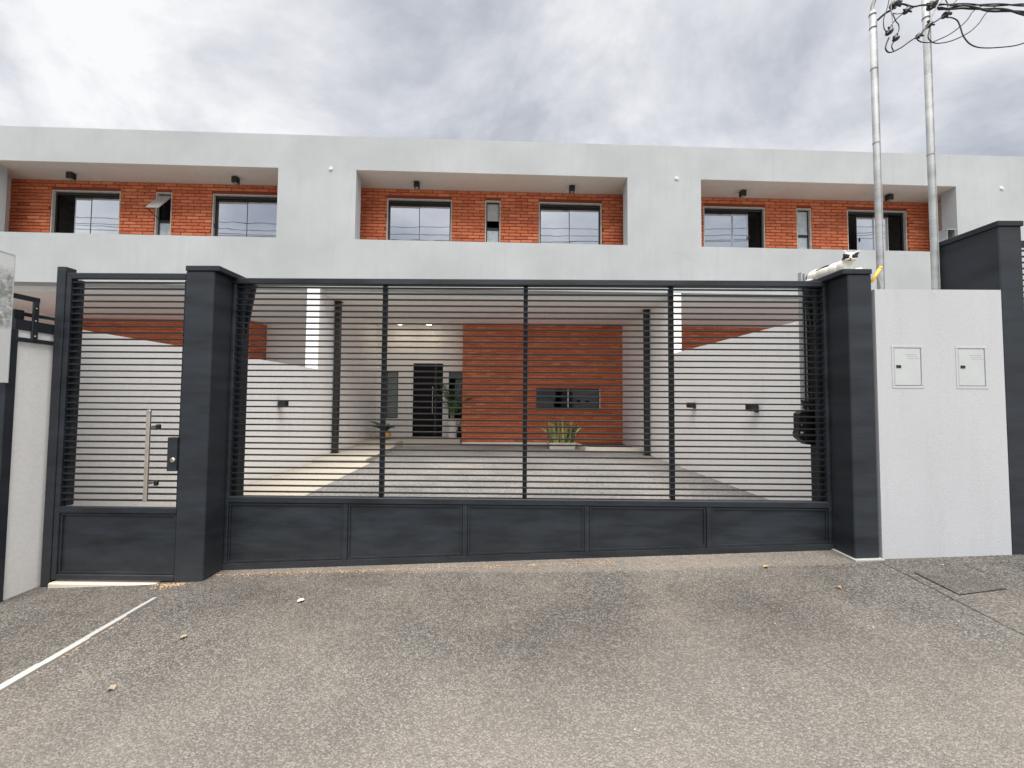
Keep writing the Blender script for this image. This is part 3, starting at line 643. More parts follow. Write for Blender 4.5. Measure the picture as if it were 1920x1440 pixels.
for i in range(5):
    a = ms[i]+(.018 if i else 0); b = ms[i+1]-(.018 if i < 4 else 0)
    if i:
        m_ = ms[i]; mb = MB(); mb.hexa([(m_-.0175, .186, gbot(m_-.0175)+.0485), (m_+.0175, .186, gbot(m_+.0175)+.0485), (m_+.0175, .24, gbot(m_+.0175)+.0485), (m_-.0175, .24, gbot(m_-.0175)+.0485), (m_-.0175, .186, -.8205), (m_+.0175, .186, -.8205), (m_+.0175, .24, -.8205), (m_-.0175, .24, -.8205)]); Gt.part('panel_mullion', mb, 'char')
    za, zb_ = gbot(a)+.049, gbot(b)+.049; zt = -.821
    mb = MB(); NXs, NZs = 14, 6
    for u in range(NXs+1):
        for v in range(NZs+1):
            x = a+(b-a)*u/NXs; z0_ = za+(zb_-za)*u/NXs; z_ = z0_+(zt-z0_)*v/NZs
            wob = .0035*math.sin(u*.9+i*2.1)*math.sin(v*.8+i) if 0 < u < NXs and 0 < v < NZs else 0
            mb.v.append((x, .203+wob, z_))
    for u in range(NXs):
        for v in range(NZs): q = u*(NZs+1)+v; mb.f.append((q, q+NZs+1, q+NZs+2, q+1))
    pn = Gt.part('panel', mb, 'char', smooth=True)
    w = .013; bd_ = MB(); Pq = [(a+.004, za+.004), (b-.004, zb_+.004), (b-.004, zt-.004), (a+.004, zt-.004)]; Iq = [(a+.004+w, za+.004+w), (b-.004-w, zb_+.004+w), (b-.004-w, zt-.004-w), (a+.004+w, zt-.004-w)]
    for q in range(4):
        r_ = (q+1) % 4; A, B, Cc, D = Pq[q], Pq[r_], Iq[r_], Iq[q]
        bd_.hexa([(A[0], .193, A[1]), (B[0], .193, B[1]), (B[0], .2025, B[1]), (A[0], .2025, A[1]), (D[0], .193, D[1]), (Cc[0], .193, Cc[1]), (Cc[0], .2025, Cc[1]), (D[0], .2025, D[1])])
    Gt.part('bead', bd_, 'char', pn)
for pts, nm in (([(1.30, .93), (1.215, .41)], 'l'), ([(5.80, .93), (5.895, .45)], 'r')):
    (a, za), (b, zb_) = pts; mb = MB(); mb.hexa([(b-.02, .29, zb_), (b+.02, .29, zb_), (b+.02, .31, zb_), (b-.02, .31, zb_), (a-.02, .29, za), (a+.02, .29, za), (a+.02, .31, za), (a-.02, .31, za)]); Gt.part('strut', mb, 'char')
# guide track and motor behind the gate
Mt = Thing('gate_motor', 'black gate opener motor with white stickers behind the right end of the wide gate', 'motor', (5.82, .36, -.35), 'G')
mb = MB()
mb.prism([(5.752, -.105), (5.752, -.235), (5.742, -.262), (5.748, -.298), (5.815, -.352), (5.955, -.352), (5.955, -.105), (5.93, -.09), (5.86, -.075), (5.80, -.072), (5.775, -.085)], .345, .41, lambda u, v, a: (u+.015, a, v)); Mt.part('housing', mb, 'plastic')
mb = MB(); mb.cbox(5.805, 5.865, .335, .3445, -.33, -.11, .003); Mt.part('cover_rib', mb, 'black')
mb = MB(); mb.box(5.775, 5.797, .3425, .3445, -.262, -.248); Mt.part('sticker', mb, 'sticker')
mb = MB(); mb.box(5.780, 5.790, .3425, .3445, -.197, -.19); Mt.part('sticker', mb, 'sticker')
mb = MB(); mb.tube(smooth_path([(5.80, .34, -.06), (5.84, .33, -.02), (5.90, .33, -.045), (5.96, .33, -.09)]), .011, 7); Mt.part('cable', mb, 'rubber')
mb = MB(); mb.cbox(5.79, 5.87, .318, .345, -.04, .005, .003); mb.prism([(5.79, .004), (5.775, .012), (5.79, -.03)], .32, .34, lambda u, v, a: (u, a, v)); Mt.part('bracket', mb, 'char')
for s_, w, m_, zt in ((5.815, .013, 'galv', 1.07), (5.829, .009, 'black', .96), (5.842, .009, 'galv', 1.06), (5.858, .014, 'char', .92)):
    mb = MB(); mb.cbox(s_-w/2, s_+w/2, .345, .385, -.075, zt, .002); Mt.part('guide_rail', mb, m_)
T = Thing('guide_track', 'galvanised vertical gate track sticking up beside the taller right pillar', 'gate track', (7.32, .6, -1.1), 'G')
mb = MB(); mb.box(7.285, 7.289, .58, .66, -1.1, 1.53); mb.box(7.289, 7.352, .656, .66, -1.1, 1.53); mb.box(7.352, 7.356, .58, .66, -1.1, 1.53); mb.cbox(7.28, 7.36, .575, .665, 1.531, 1.54, .002); T.part('channel', mb, 'galv')
mb = MB(); mb.hexa([(7.235, .57, 1.155), (7.285, .57, 1.20), (7.285, .578, 1.20), (7.235, .578, 1.155), (7.235, .57, 1.17), (7.285, .57, 1.27), (7.285, .578, 1.27), (7.235, .578, 1.17)]); mb.box(7.236, 7.30, .55, .569, 1.145, 1.155); T.part('bracket', mb, 'galv')
# narrow gate
Pg = Thing('pedestrian_gate', 'narrow charcoal slatted gate with a long steel pull handle', 'gate', (.55, 0, ground_z(.55)), 'G')
mb = MB(); mb.cbox(.028, .094, -.006, .07, ground_z(.06)-.02, .963, .004); Pg.part('jamb', mb, 'char')
mb = MB(); mb.cbox(.096, .132, .0, .05, -1.335, .918, .004); Pg.part('stile', mb, 'char')
mb = MB(); mb.cbox(.1325, .172, .032, .06, -.809, .872, .003); Pg.part('inner_stile', mb, 'char')
mb = MB(); mb.cbox(.9605, .9905, .030, .06, -1.335, .8725, .003); Pg.part('stile', mb, 'char')
mb = MB(); mb.cbox(.1325, .9905, .0, .0295, .873, .918, .004); Pg.part('top_rail', mb, 'char')
mb = MB(); mb.cbox(.1325, .9905, .0, .0295, -.855, -.81, .004); Pg.part('middle_rail', mb, 'char')
mb = MB(); mb.cbox(.1325, .9905, .0, .0295, -1.335, -1.295, .004); Pg.part('bottom_rail', mb, 'char')
mb = MB(); mb.box(.133, .9900, .022, .028, -1.294, -.856); pn = Pg.part('panel', mb, 'char')
mb = MB(); w = .013
for q in ((.137, .986, -.873, -.860), (.137, .986, -1.291, -1.278), (.137, .150, -1.277, -.874), (.973, .986, -1.277, -.874)): mb.box(q[0], q[1], .010, .0215, q[2], q[3])
Pg.part('bead', mb, 'char', pn)
sm = slat_mesh(.857)
for k in range(35):
    o = link('slat', sm); o.parent = Pg.o; o.location = Vector((.5618, .018, .849-DZ*k))-Pg.a; o.rotation_euler = (random.uniform(-.02, .02), random.uniform(-.0005, .0005), 0)
mb = MB(); mb.cbox(.799, .827, -.062, -.044, -.753, -.098, .004); hd = Pg.part('pull_handle', mb, 'steel')
for z in (-.222, -.628):
    mb = MB(); mb.tube([(.813, -.044, z), (.813, .005, z)], .009, 8); Pg.part('standoff', mb, 'steel', hd)
    mb = MB(); mb.cbox(.831, .857, -.02, .006, z-.022, z+.018, .006); Pg.part('clamp', mb, 'black', hd)
mb = MB(); mb.cbox(.918, .9895, -.012, .029, -.544, -.30, .003); lk = Pg.part('lock_case', mb, 'char')
mb = MB(); mb.lathe((0, 0, 0), [(.017, 0), (.017, .008), (.012, .012)], 16); mb.v = [(.968+p[0], -.0125-p[2], -.462+p[1]) for p in mb.v]; mb.f = [f[::-1] for f in mb.f]; Pg.part('key_cylinder', mb, 'steel', lk)
mb = MB(); mb.box(.965, .971, -.0252, -.0248, -.468, -.456); Pg.part('keyhole', mb, 'black', lk)
mb = MB(); mb.cbox(.105, .988, -.025, .30, -1.42, -1.348, .006); single('gate_sill', mb, 'sill', (.55, .1, -1.42), 'G', 'cream stone sill under the narrow gate', 'sill')
# ------------------------------------------------------------------ left edge: neighbour's gate frame and sign board
T = Thing('neighbouring_gate', "charcoal frame of the left neighbour's gate against the white wall end", 'gate', (-3.40, 2.73, -1.4), 'B')
mb = MB(); mb.cbox(-3.60, -3.318, 2.700, 2.758, -1.40, .454, .004); T.part('post', mb, 'charwall')
mb = MB(); mb.cbox(-3.322, -3.312, 2.742, 2.99, .372, .402, .003); T.part('lower_bar', mb, 'char')
mb = MB(); mb.cbox(-3.3215, -3.309, 2.826, 2.862, .385, .665, .003); T.part('upright', mb, 'char')
mb = MB(); mb.cbox(-3.335, -3.315, 2.50, 2.87, .666, .70, .003); T.part('arm', mb, 'char')
mb = MB(); mb.cbox(-3.40, -3.37, 2.75, 3.02, .565, .59, .003); mb.cbox(-3.42, -3.36, 2.76, 2.82, .528, .60, .003); T.part('upper_bar', mb, 'char')
for z in (.42, .53, .62):
    mb = MB(); mb.lathe((0, 0, 0), [(.006, 0), (.004, .004)], 8); mb.v = [(-3.309+p[2], 2.844+p[0], z+p[1]) for p in mb.v]; T.part('bolt', mb, 'steel')
m, t, b = mat('mottled_sign_face'); p = pos(t)
sx = nd(t, 'ShaderNodeSeparateXYZ', {0: p}).outputs[2]
treef = nd(t, 'ShaderNodeMath', {0: noise(t, p, 26, 6, .7), 1: noise(t, p, 5, 3)}, operation='MULTIPLY').outputs[0]
band = ramp(t, nd(t, 'ShaderNodeMapRange', {0: sx, 1: EYE+.08, 2: EYE+.96}).outputs[0], [(.0, g3(0)), (.40, g3(0)), (.45, g3(1)), (.82, g3(1)), (.90, g3(0))])
c = mixc(t, band, (.72, .74, .74), ramp(t, treef, [(.2, (.30, .31, .28)), (.32, (.74, .76, .79))]))  # grey tree-like mottling in a band across the pale face
t.links.new(c, b.inputs['Base Color']); b.inputs['Roughness'].default_value = .15; M['sign'] = m
T = Thing('sign_board', 'pale glossy board cut off by the left edge of the picture', 'board', (-3.3, 2.5, .084), 'B')
mb = MB(); mb.box(-3.316, -3.304, 2.15, 2.698, .084, .95); T.part('face', mb, 'sign')
mb = MB(); mb.box(-3.318, -3.302, 2.15, 2.70, .9505, .957); mb.box(-3.318, -3.302, 2.6985, 2.703, .083, .950); T.part('edge_trim', mb, 'alu')
# the neighbour's pale wall left of the frame
mb = MB(); mb.box(-4.6, -3.602, 2.78, 2.9, -1.9, .3); single('low_wall', mb, 'white', (-4, 2.84, -1.4), 'B', "white front wall of the left neighbour at the picture's left edge", 'wall')
# ------------------------------------------------------------------ meter wall
T = Thing('meter_wall', 'pale rendered wall block with two flush meter doors', 'wall', (6.54, .1, ground_z(6.5)), 'G')
rec = [(6.212, 6.402, .12, .391), (6.675, 6.862, .12, .388)]
mb = MB(); s0, s1, zt, zb_ = 6.086, 7.0025, .825, -1.3; xs = [s0]+[v for r in rec for v in (r[0]-.003, r[1]+.003)]+[s1]
for k in range(0, 6, 2): mb.box(xs[k], xs[k+1], 0, .3, zb_, zt)
for r in rec: mb.box(r[0]-.003, r[1]+.003, 0, .3, zb_, r[2]-.003); mb.box(r[0]-.003, r[1]+.003, 0, .3, r[3]+.003, zt); mb.box(r[0]-.003, r[1]+.003, .02, .3, r[2]-.003, r[3]+.003)
bm = bmesh.new(); T.part('wall', mb, 'meterwall')
for r in rec:
    mb = MB(); w = .016
    mb.cbox(r[0]-w-.004, r[1]+w+.004, -.0025, -.0005, r[3]+.004, r[3]+.004+w, .002); mb.cbox(r[0]-w-.004, r[1]+w+.004, -.0025, -.0005, r[2]-.004-w, r[2]-.004, .002)
    mb.cbox(r[0]-w-.004, r[0]-.004, -.0025, -.0005, r[2]-.003, r[3]+.003, .002); mb.cbox(r[1]+.004, r[1]+w+.004, -.0025, -.0005, r[2]-.003, r[3]+.003, .002); fr = T.part('meter_frame', mb, 'meterwall')
    mb = MB(); mb.cbox(r[0], r[1], -.001, .014, r[2], r[3], .003); dr = T.part('meter_door', mb, 'meterdoor')
    mb = MB(); mb.cbox(r[0]+.012, r[0]+.046, -.004, -.0012, .247, .268, .001); lt = T.part('latch', mb, 'black', dr)
    for q in range(3):
        mb = MB(); z_ = r[3]-.045-.014*q; x_ = r[0]+.085+.008*q
        for kk in range(5): mb.cbox(x_+kk*.017, x_+kk*.017+.012, -.0022, -.0011, z_, z_+.006, .0005)
        T.part('relief_mark', mb, 'meterdoor', dr)
# ------------------------------------------------------------------ service poles, wires
def pole(s_, t_, top, label, rings):
    T = Thing('service_pole', label, 'pole', (s_, t_, -1.1), 'G', 'galvanised service poles')
    mb = MB(); mb.tube([(s_, t_, -1.1), (s_, t_, .5), (s_, t_, 1.8), (s_, t_, top)], .0225, 20, True); T.part('tube', mb, 'galv', smooth=True)
    mb = MB(); mb.cbox(s_+.011, s_+.017, t_-.0255, t_-.019, .5, top-.1, .002); T.part('conduit_seam', mb, 'galv')
    for z in rings:
        mb = MB(); mb.lathe((s_, t_, z), [(.0232, -.004), (.0255, -.004), (.0255, .004), (.0232, .004)], 20); T.part('band', mb, 'black' if z > 3 else 'galv')
    return T
p1 = pole(6.51, .40, 3.36, 'left galvanised service pole rising behind the meter wall', (3.33, 3.21, 2.85, 2.2))
mb = MB(); mb.tube(smooth_path([(6.51, .40, 3.36), (6.515, .40, 3.42), (6.54, .385, 3.5), (6.56, .37, 3.62)]), .014, 10); p1.part('entry_bend', mb, 'galv', smooth=True)
p2 = pole(6.965, .40, 3.52, 'right galvanised service pole rising behind the meter wall', (3.30, 3.20, 2.1))
def wire(pts, r, label, cat='wire', m='rubber', group='service drop wires'):
    mb = MB(); mb.tube(smooth_path(pts), r, 6); return single('service_wire' if cat == 'wire' else 'service_cable', mb, m, pts[0], 'G', label, cat, group, smooth=True)
wire([(6.53, .38, 3.263), (6.562, .34, 3.285), (6.588, .32, 3.291), (6.605, .3, 3.298)], .009, 'thick black lead clamped to the left service pole')
wire([(6.56, .3, 3.45), (6.555, .3, 3.352), (6.53, .3, 3.259), (6.506, .3, 3.186), (6.511, .3, 3.105), (6.547, .3, 3.082)], .0035, 'thin grey wire bowing left beside the left service pole')
wire([(6.56, .28, 3.45), (6.557, .28, 3.33), (6.556, .285, 3.255), (6.57, .29, 3.195), (6.573, .295, 3.138), (6.581, .3, 3.112)], .0035, 'thin wire hanging straight down between the poles to the lower connectors', m='galv')
wire([(6.562, .28, 3.226), (6.605, .287, 3.224), (6.656, .293, 3.24), (6.693, .3, 3.263)], .0032, 'short sagging wire between the two upper connectors')
wire([(6.76, .3, 3.297), (6.662, .3, 3.236), (6.602, .3, 3.182), (6.563, .3, 3.128), (6.547, .3, 3.089)], .004, 'straight diagonal wire from the main lead to the lowest left connector')
wire([(6.575, .29, 3.225), (6.603, .294, 3.168), (6.628, .298, 3.141), (6.63, .302, 3.091), (6.604, .306, 3.057), (6.6, .31, 3.038)], .0035, 'wire curling right around the lower connectors')
wire([(6.546, .3, 3.032), (6.519, .297, 2.971), (6.51, .293, 2.926), (6.532, .29, 2.896), (6.573, .287, 2.904), (6.633, .283, 2.935), (6.685, .28, 2.974), (6.726, .277, 3.001), (6.76, .273, 3.021), (6.824, .27, 3.086), (6.851, .267, 3.117), (6.891, .263, 3.133), (6.947, .26, 3.171), (7.0, .28, 3.21)], .0055, 'long looping wire swinging low between the two poles')
wire([(6.593, .3, 3.005), (6.57, .3, 2.974), (6.569, .3, 2.943), (6.586, .3, 2.912)], .004, 'short wire dropping from the lowest connector into the low loop')
wire([(6.606, .3, 3.321), (6.641, .298, 3.326), (6.682, .295, 3.315), (6.745, .292, 3.293), (6.816, .29, 3.304), (6.868, .288, 3.3), (6.902, .285, 3.285), (6.954, .283, 3.271), (7.024, .28, 3.255)], .007, 'main black lead strung between the two pole tops')
wire([(6.755, .28, 3.001), (6.791, .28, 2.976), (6.867, .28, 2.972), (6.934, .28, 2.997), (7.023, .277, 3.04), (7.105, .273, 3.101), (7.165, .27, 3.159), (7.204, .267, 3.22), (7.244, .263, 3.251), (7.296, .26, 3.274)], .0042, 'wire curving up to the right behind the right pole, upper of two')
wire([(6.868, .28, 3.108), (6.852, .28, 3.047), (6.85, .28, 3.008), (6.882, .28, 2.974), (6.933, .28, 2.965), (7.021, .277, 2.979), (7.11, .274, 3.014), (7.189, .271, 3.061), (7.253, .269, 3.123), (7.303, .266, 3.196), (7.352, .263, 3.243), (7.408, .26, 3.27)], .0042, 'wire curving up to the right behind the right pole, lower of two')
wire([(6.999, .28, 3.188), (7.042, .273, 3.177), (7.076, .265, 3.143), (7.09, .258, 3.078), (7.101, .251, 3.003), (7.137, .244, 2.932), (7.191, .236, 2.891), (7.268, .229, 2.877), (7.366, .222, 2.876), (7.464, .215, 2.882), (7.533, .207, 2.897), (7.66, .2, 2.931), (7.9, .1, 3.05), (8.6, -.6, 3.5)], .0045, 'S-shaped slack wire sagging lowest towards the right edge')
wire([(6.975, .28, 3.338), (6.929, .28, 3.28), (6.89, .28, 3.211), (6.866, .28, 3.146)], .006, 'pale lead running down the face of the right pole', m='galv')
wire([(7.0, .28, 3.42), (7.004, .28, 3.338), (7.02, .28, 3.303), (7.013, .28, 3.261), (6.997, .28, 3.223)], .0035, 'thin wire entering the right connector from above')
wire([(7.13, .26, 3.38), (7.084, .27, 3.327), (7.043, .273, 3.284), (7.019, .277, 3.246), (7.0, .28, 3.223)], .0035, 'thin slanting wire entering the right connector')
def twist(pts, r, label):
    P = smooth_path(pts, 24); mb = MB(); L = 0
    Q = [[], []]
    for i, p in enumerate(P):
        if i: L += (P[i]-P[i-1]).length
        for k in (0, 1): a = L*15+math.pi*k; Q[k].append(p+Vector((0, math.cos(a), math.sin(a)))*r*1.05)
    for k in (0, 1): mb.tube(Q[k], r, 6)
    single('service_cable', mb, 'rubber', pts[0], 'G', label, 'cable', 'service cables', smooth=True)
twist([(6.944, .28, 3.295), (6.952, .254, 3.272), (6.994, .229, 3.242), (7.107, .203, 3.215), (7.203, .177, 3.184), (7.289, .151, 3.158), (7.436, .126, 3.131), (7.635, .1, 3.107), (8.0, -.1, 3.1), (8.5, -.4, 3.1), (9.0, -.8, 3.12), (9.5, -1.2, 3.15)], .0055, 'twisted black service cable leaving to the right, upper one')
twist([(6.943, .28, 3.265), (6.99, .258, 3.237), (7.019, .235, 3.221), (7.068, .213, 3.207), (7.119, .19, 3.173), (7.203, .168, 3.135), (7.314, .145, 3.106), (7.429, .122, 3.058), (7.629, .1, 2.988), (8.0, -.1, 2.93), (8.5, -.4, 2.88), (9.0, -.8, 2.85), (9.5, -1.2, 2.83)], .0075, 'twisted black service cable leaving to the right, lower thicker one')
for (s_, t_, z_), rr, lab in (((6.592, .29, 3.314), .035, 'black connector block high beside the left pole top'), ((6.69, .29, 3.256), .026, 'black connector midway between the poles near their tops'), ((6.541, .29, 3.072), .027, 'black connector low beside the left pole, upper of the two'), ((6.594, .29, 3.014), .023, 'black connector low beside the left pole, lower of the two'), ((6.782, .29, 3.041), .024, 'small black connector left of the right pole'), ((6.872, .29, 3.133), .024, 'black connector against the right pole shaft'), ((6.915, .30, 3.32), .040, 'large black insulator at the right pole top'), ((7.008, .29, 3.222), .028, 'black connector just right of the right pole')):
    T = Thing('wire_connector', lab, 'connector', (s_, t_, z_), 'G', 'wire connectors')
    mb = MB(); mb.ellipsoid((s_, t_, z_), (rr*1.35, rr*.9, rr*.8), (0, -.7+random.uniform(-.3, .3), 0), 10, 7); T.part('body', mb, 'plastic')
    for q in range(3):
        a = random.uniform(0, 6.28); mb = MB(); e_ = Vector((s_+math.cos(a)*rr*1.5, t_-.01, z_+math.sin(a)*rr*1.4)); mb.tube([(s_, t_-.005, z_), tuple(e_)], [rr*.34, rr*.22], 7); T.part('clamp_bolt', mb, 'plastic')
T = Thing('conduit_end', 'yellow plastic conduit end by the left service pole', 'conduit', (6.35, .3, .95), 'G')
mb = MB(); mb.tube([(6.345, .30, .975), (6.38, .30, 1.03), (6.42, .30, 1.093)], [.0115, .0125, .0125], 14); T.part('tube', mb, 'yellow', smooth=True)
mb = MB(); mb.tube([(6.413, .30, 1.082), (6.422, .30, 1.096)], .0135, 14); T.part('collar', mb, 'yellow', smooth=True)
mb = MB(); mb.tube(smooth_path([(6.44, .34, .80), (6.45, .34, .88), (6.44, .33, .95), (6.40, .31, 1.02)]), .009, 10); T.part('flex_hose', mb, 'curb', smooth=True)
# power lines over the street behind the camera, seen only as reflections in the windows
for q, (y, z, sag) in enumerate(((-2.2, 9.3, .5), (-2.6, 9.75, .5), (-3.0, 10.2, .4), (-3.4, 10.0, .7))):
    pts = [(x, y, z-EYE-sag*(1-(x/22)**2)+.012*x) for x in range(-22, 23, 4)]
    mb = MB(); mb.tube(pts, .013, 6); single('power_line', mb, 'rubber', pts[0], 'B', ('lowest', 'second', 'third', 'highest')[q]+' street power line mirrored in the loggia windows', 'power line', 'street power lines', smooth=True)
# ------------------------------------------------------------------ right neighbour's gate
T = Thing('slatted_gate', "slatted charcoal gate of the right neighbour at the picture's right edge", 'gate', (7.7, .2, -1.0), 'G')
mb = MB(); mb.cbox(7.176, 9.2, .19, .245, 1.235, 1.275, .003); T.part('top_rail', mb, 'char')
mb = MB(); mb.cbox(7.176, 9.2, .19, .245, -1.02, -.45, .003); T.part('panel', mb, 'char')
sm = slat_mesh(2.02)
for k in range(34): o = link('slat', sm); o.parent = T.o; o.location = Vector((8.188, .21, 1.20-.0474*k))-T.a
# ------------------------------------------------------------------ plants
def blade(mb, base, tip, w, bend=(0, 0, 0), n=6):
    base, tip, bend = Vector(base), Vector(tip), Vector(bend); d = tip-base; side = d.cross(Vector((random.uniform(-1, 1), random.uniform(-1, 1), .1))).normalized()
    o = len(mb.v)
    for i in range(n+1):
        u = i/n; p = base+d*u+bend*math.sin(u*math.pi); ww = w*(math.sin(math.pi*(.18+.82*u))**.7 if u < 1 else .02); mb.v += [tuple(p-side*ww), tuple(p+side*ww)]
    for i in range(n): a = o+2*i; mb.f.append((a, a+1, a+3, a+2))
T = Thing('snake_plant', 'variegated spiky plant in a low concrete trough against the brick wall', 'plant', (1.5, 9.2, -1.18), 'B')
mb = MB(); x0, x1, y0, y1 = 1.19, 1.84, 9.08, 9.42
mb.hexa([(x0+.03, y0+.02, -1.18), (x1-.03, y0+.02, -1.18), (x1-.03, y1-.02, -1.18), (x0+.03, y1-.02, -1.18), (x0, y0, -1.035), (x1, y0, -1.035), (x1, y1, -1.035), (x0, y1, -1.035)]); T.part('trough', mb, 'planter')
for k in range(60):
    x = random.uniform(1.24, 1.80); y = random.uniform(9.13, 9.36); L = random.uniform(.28, .62); sp_ = (x-1.52)*.9+random.uniform(-.12, .12)
    mb = MB(); blade(mb, (x, y, -1.05), (x+sp_*L, y+random.uniform(-.12, .05), -1.05+L), random.uniform(.018, .032), (sp_*.05, 0, .02)); T.part('leaf', mb, ('snake', 'darkleaf', 'snake')[k % 3])
for x, tx in ((1.30, .93), (1.75, 2.03), (1.70, 1.98)):
    mb = MB(); blade(mb, (x, 9.2, -1.02), (tx, 9.12, -.66+random.uniform(-.04, .04)), .02, (0, 0, .10)); T.part('leaf', mb, 'snake')
T = Thing('potted_palm', 'palm in a tall white pot beside the entrance door', 'plant', (-1.2, 10.05, -1.04), 'B')
mb = MB(); mb.lathe((-1.2, 10.05, -1.04), [(.10, 0), (.115, .02), (.13, .50), (.135, .515), (.122, .515), (.118, .47)], 24); T.part('pot', mb, 'pot', smooth=True)
mb = MB()
for k in range(6): a = k*1.05; mb.tube([(-1.2+.03*math.cos(a), 10.05+.03*math.sin(a), -.58), (-1.2+.06*math.cos(a), 10.05+.05*math.sin(a), -.2)], [.012, .007], 6)
T.part('stems', mb, 'snake')
for k in range(13):
    a = k*2.4; el = random.uniform(.55, 1.25); L = random.uniform(.75, 1.2); mb = MB(); base = Vector((-1.2+.03*math.cos(a), 10.05+.03*math.sin(a), -.45+.25*random.random())); prev = base
    dirh = Vector((math.cos(a)*.75, math.sin(a)*.45, 0))
    P = [base+dirh*(L*math.cos(el)*u)+Vector((0, 0, L*(math.sin(el)*u-.32*u*u*(1.6-el)))) for u in [i/9 for i in range(10)]]
    mb.tube([tuple(p) for p in P], [.006*(1-.08*i) for i in range(10)], 5)
    for i in range(2, 10):
        for sg in (-1, 1):
            for q in (0, .5):
                p = P[i-1].lerp(P[i], q); d_ = (P[i]-P[i-1]).normalized(); sv = d_.cross(Vector((0, 0, 1))).normalized()*sg; l_ = .20*(1-abs(i-5)/9)
                blade(mb, p, p+sv*l_*.8+d_*l_*.6-Vector((0, 0, l_*.35)), .009, n=3)
    T.part('frond', mb, 'green')
T = Thing('ochre_pot_plant', 'dark leafy plant in a small ochre pot by the left wall of the porch', 'plant', (-2.88, 9.85, -1.04), 'B')
mb = MB(); mb.lathe((-2.86, 9.85, -1.04), [(.075, 0), (.13, .05), (.145, .13), (.115, .21), (.105, .21), (.10, .17)], 22); T.part('pot', mb, 'ochre', smooth=True)
for k in range(16):
    a = k*.83; L = random.uniform(.18, .34); mb = MB(); blade(mb, (-2.86, 9.85, -.86), (-2.92+math.cos(a)*L, 9.85+math.sin(a)*L*.7, -.80+.22*random.random()), .035, (0, 0, .08)); T.part('leaf', mb, 'darkleaf')
T = Thing('dark_pot', 'small dark pot tucked behind the tall white pot', 'pot', (-1.0, 10.2, -1.04), 'B')
mb = MB(); mb.lathe((-1.045, 10.3, -1.04), [(.06, 0), (.08, .1), (.075, .2), (.065, .2), (.06, .17)], 16); T.part('pot', mb, 'plastic', smooth=True)
mb = MB()
for k in range(10): a = k*.7; blade(mb, (-1.045, 10.3, -.86), (-1.045+math.cos(a)*.07, 10.3+math.sin(a)*.1, -.70+.04*(k % 3)), .018, n=3)
T.part('foliage', mb, 'darkleaf')
# bare twigs of a tree beyond the roof
T = Thing('bare_tree', 'bare branch tips of a tree just showing over the roof at the far right', 'tree', (27, 19, -1), 'B')
mb = MB(); mb.tube([(27, 19, -1), (27.1, 19, 6), (27.0, 19, 9.5)], [.22, .16, .06], 8); T.part('trunk', mb, 'bark')
mb = MB()
def twig(p, d, L, r, dep):
    q = p+d*L; mb.tube([tuple(p), tuple((p+q)/2+Vector((random.uniform(-.05, .05), 0, random.uniform(-.05, .05)))), tuple(q)], [r, r*.8, r*.6], 4)
    if dep:
        for _ in range(3): twig(p.lerp(q, random.uniform(.5, 1)), (d+Vector((random.uniform(-.8, .8), random.uniform(-.5, .5), random.uniform(-.3, .5)))).normalized(), L*.62, r*.6, dep-1)
for k in range(7): twig(Vector((27, 19, 5.5+.5*k)), Vector((random.uniform(-1, 1), random.uniform(-.4, .4), 1.0)).normalized(), 2.0, .05, 3)
T.part('crown', mb, 'bark')
# ------------------------------------------------------------------ the cat on the pillar
CZT = .975
cat = MB()
E_ = cat.ellipsoid
E_((5.985, .40, CZT+.066), (.072, .105, .066)); E_((5.985, .30, CZT+.066), (.066, .11, .064)); E_((5.988, .21, CZT+.062), (.058, .085, .060), (.15, 0, 0))
E_((5.992, .15, CZT+.066), (.050, .055, .060), (.4, 0, 0)); E_((5.996, .125, CZT+.092), (.040, .042, .042), (.4, 0, 0))
HC = Vector((6.000, .100, CZT+.122)); HS = .98
HR_ = Euler((math.radians(14), math.radians(7), math.radians(-34))).to_matrix()
def hp(x, y, z): return HC+HR_@(Vector((x, y, z))*HS)
def HE(c, r_): cat.ellipsoid(hp(*c), Vector(r_)*HS, HR_.to_euler())
HE((0, 0, 0), (.047, .043, .041)); HE((0, -.030, -.015), (.022, .021, .016)); HE((-.023, -.018, -.013), (.021, .022, .018)); HE((.023, -.018, -.013), (.021, .022, .018)); HE((0, -.047, -.007), (.007, .007, .006))
def ear(c, tip, r):
    n = 8; o = len(cat.v); c = Vector(c); tip = Vector(tip); d = tip-c; a = d.cross(Vector((0, 1, 0))).normalized()*r; b = Vector((0, 1, 0))*r*.42
    for k in range(n): t_ = 2*math.pi*k/n; cat.v.append(tuple(hp(*(c+a*math.cos(t_)+b*math.sin(t_)))))
    cat.v.append(tuple(hp(*tip))); cat.f.append(tuple(o+k for k in range(n))[::-1])
    for k in range(n): cat.f.append((o+k, o+(k+1) % n, o+n))
ear((-.029, .004, .024), (-.044, -.004, .068), .021); ear((.029, .004, .024), (.060, -.004, .060), .021)
for dx_, y0_ in ((-.03, .10), (.03, .07)):
    E_((5.995+dx_, y0_+.03, CZT+.016), (.019, .055, .017)); E_((5.995+dx_, y0_-.015, CZT+.014), (.020, .024, .014))
E_((5.935, .42, CZT+.03), (.030, .06, .032)); E_((5.93, .36, CZT+.014), (.018, .04, .014))
cat.tube(smooth_path([(5.985, .49, CZT+.035), (5.96, .52, CZT+.022), (5.925, .47, CZT+.018), (5.915, .40, CZT+.016), (5.912, .33, CZT+.016)]), .016, 8)
tmp = link('cat_tmp', mesh('cat_tmp', cat, 'white'))
rm = tmp.modifiers.new('r', 'REMESH'); rm.mode = 'VOXEL'; rm.voxel_size = .0042
sm_ = tmp.modifiers.new('s', 'SMOOTH'); sm_.iterations = 4; sm_.factor = .5
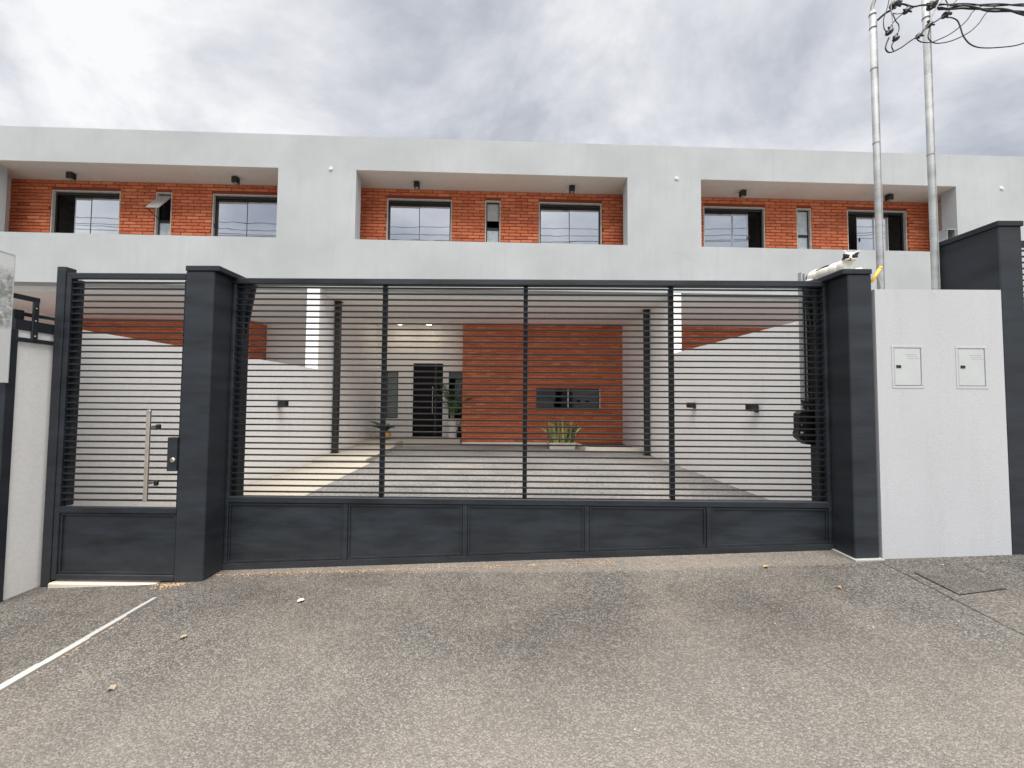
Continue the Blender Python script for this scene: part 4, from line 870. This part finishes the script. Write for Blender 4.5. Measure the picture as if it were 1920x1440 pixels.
dg = bpy.context.evaluated_depsgraph_get(); me = bpy.data.meshes.new_from_object(tmp.evaluated_get(dg)); bpy.data.objects.remove(tmp)
m, t, b = mat('cat_fur'); va = nd(t, 'ShaderNodeVertexColor', layer_name='coat'); t.links.new(va.outputs[0], b.inputs['Base Color']); b.inputs['Roughness'].default_value = .85
bump(t, b, noise(t, mapv(t, pos(t), (1, .3, 1)), 260, 3), .35, .003)
me.materials.clear(); me.materials.append(m)
ca = me.color_attributes.new('coat', 'FLOAT_COLOR', 'POINT')
WHT, BLK, PNK = (.80, .77, .70), (.012, .011, .012), (.55, .25, .22)
for v in me.vertices:
    q = HR_.inverted()@(v.co-HC)/HS; x, y, z = q; c = WHT
    if q.length < .085 and z > -.034:
        gap = .0075+.16*max(0, -z)
        if y < .02 and -.006-.1*max(0, x-.03) < z < .036 and gap < x < .052: c = BLK
        if y < .02 and -.004-.40*max(0, -x-.012) < z < .030 and -.050 < x < -gap: c = BLK
        if z > .024 and abs(x) < .022-.2*(z-.024): c = WHT
        if z > .036 and x < -.026: c = PNK if y < -.004 else WHT
        if z > .040 and x > .03: c = WHT
        if (q-Vector((0, -.052, -.007))).length < .0075: c = (.10, .05, .05)
        if y < -.040 and -.024 < z < -.018 and abs(x) < .011: c = (.10, .07, .06)
    else:
        w = v.co
        if w.z > CZT+.100 and .24 < w.y < .36 and w.x < 6.0: c = BLK
        if w.y > .43 and w.x < 5.985: c = BLK
        if w.y > .30 and w.x < 5.925 and w.z < CZT+.035: c = BLK
    ca.data[v.index].color = (*c, 1)
A0 = Vector((5.98, .25, CZT))
for v in me.vertices: v.co -= A0
me.polygons.foreach_set('use_smooth', [True]*len(me.polygons)); me.name = 'cat'
co = link('cat', me); place(co, A0, 'G'); meta(co, 'white cat with black eye patches lying on the cap of the right gate pillar', 'cat')
for dx_ in (-.0185, .0185):
    mb = MB(); mb.ellipsoid(hp(dx_, -.0375, .006), (.006, .004, .0026), HR_.to_euler(), 10, 6); o = link('eye', mesh('eye', mb, 'soil', A0, True)); o.parent = co
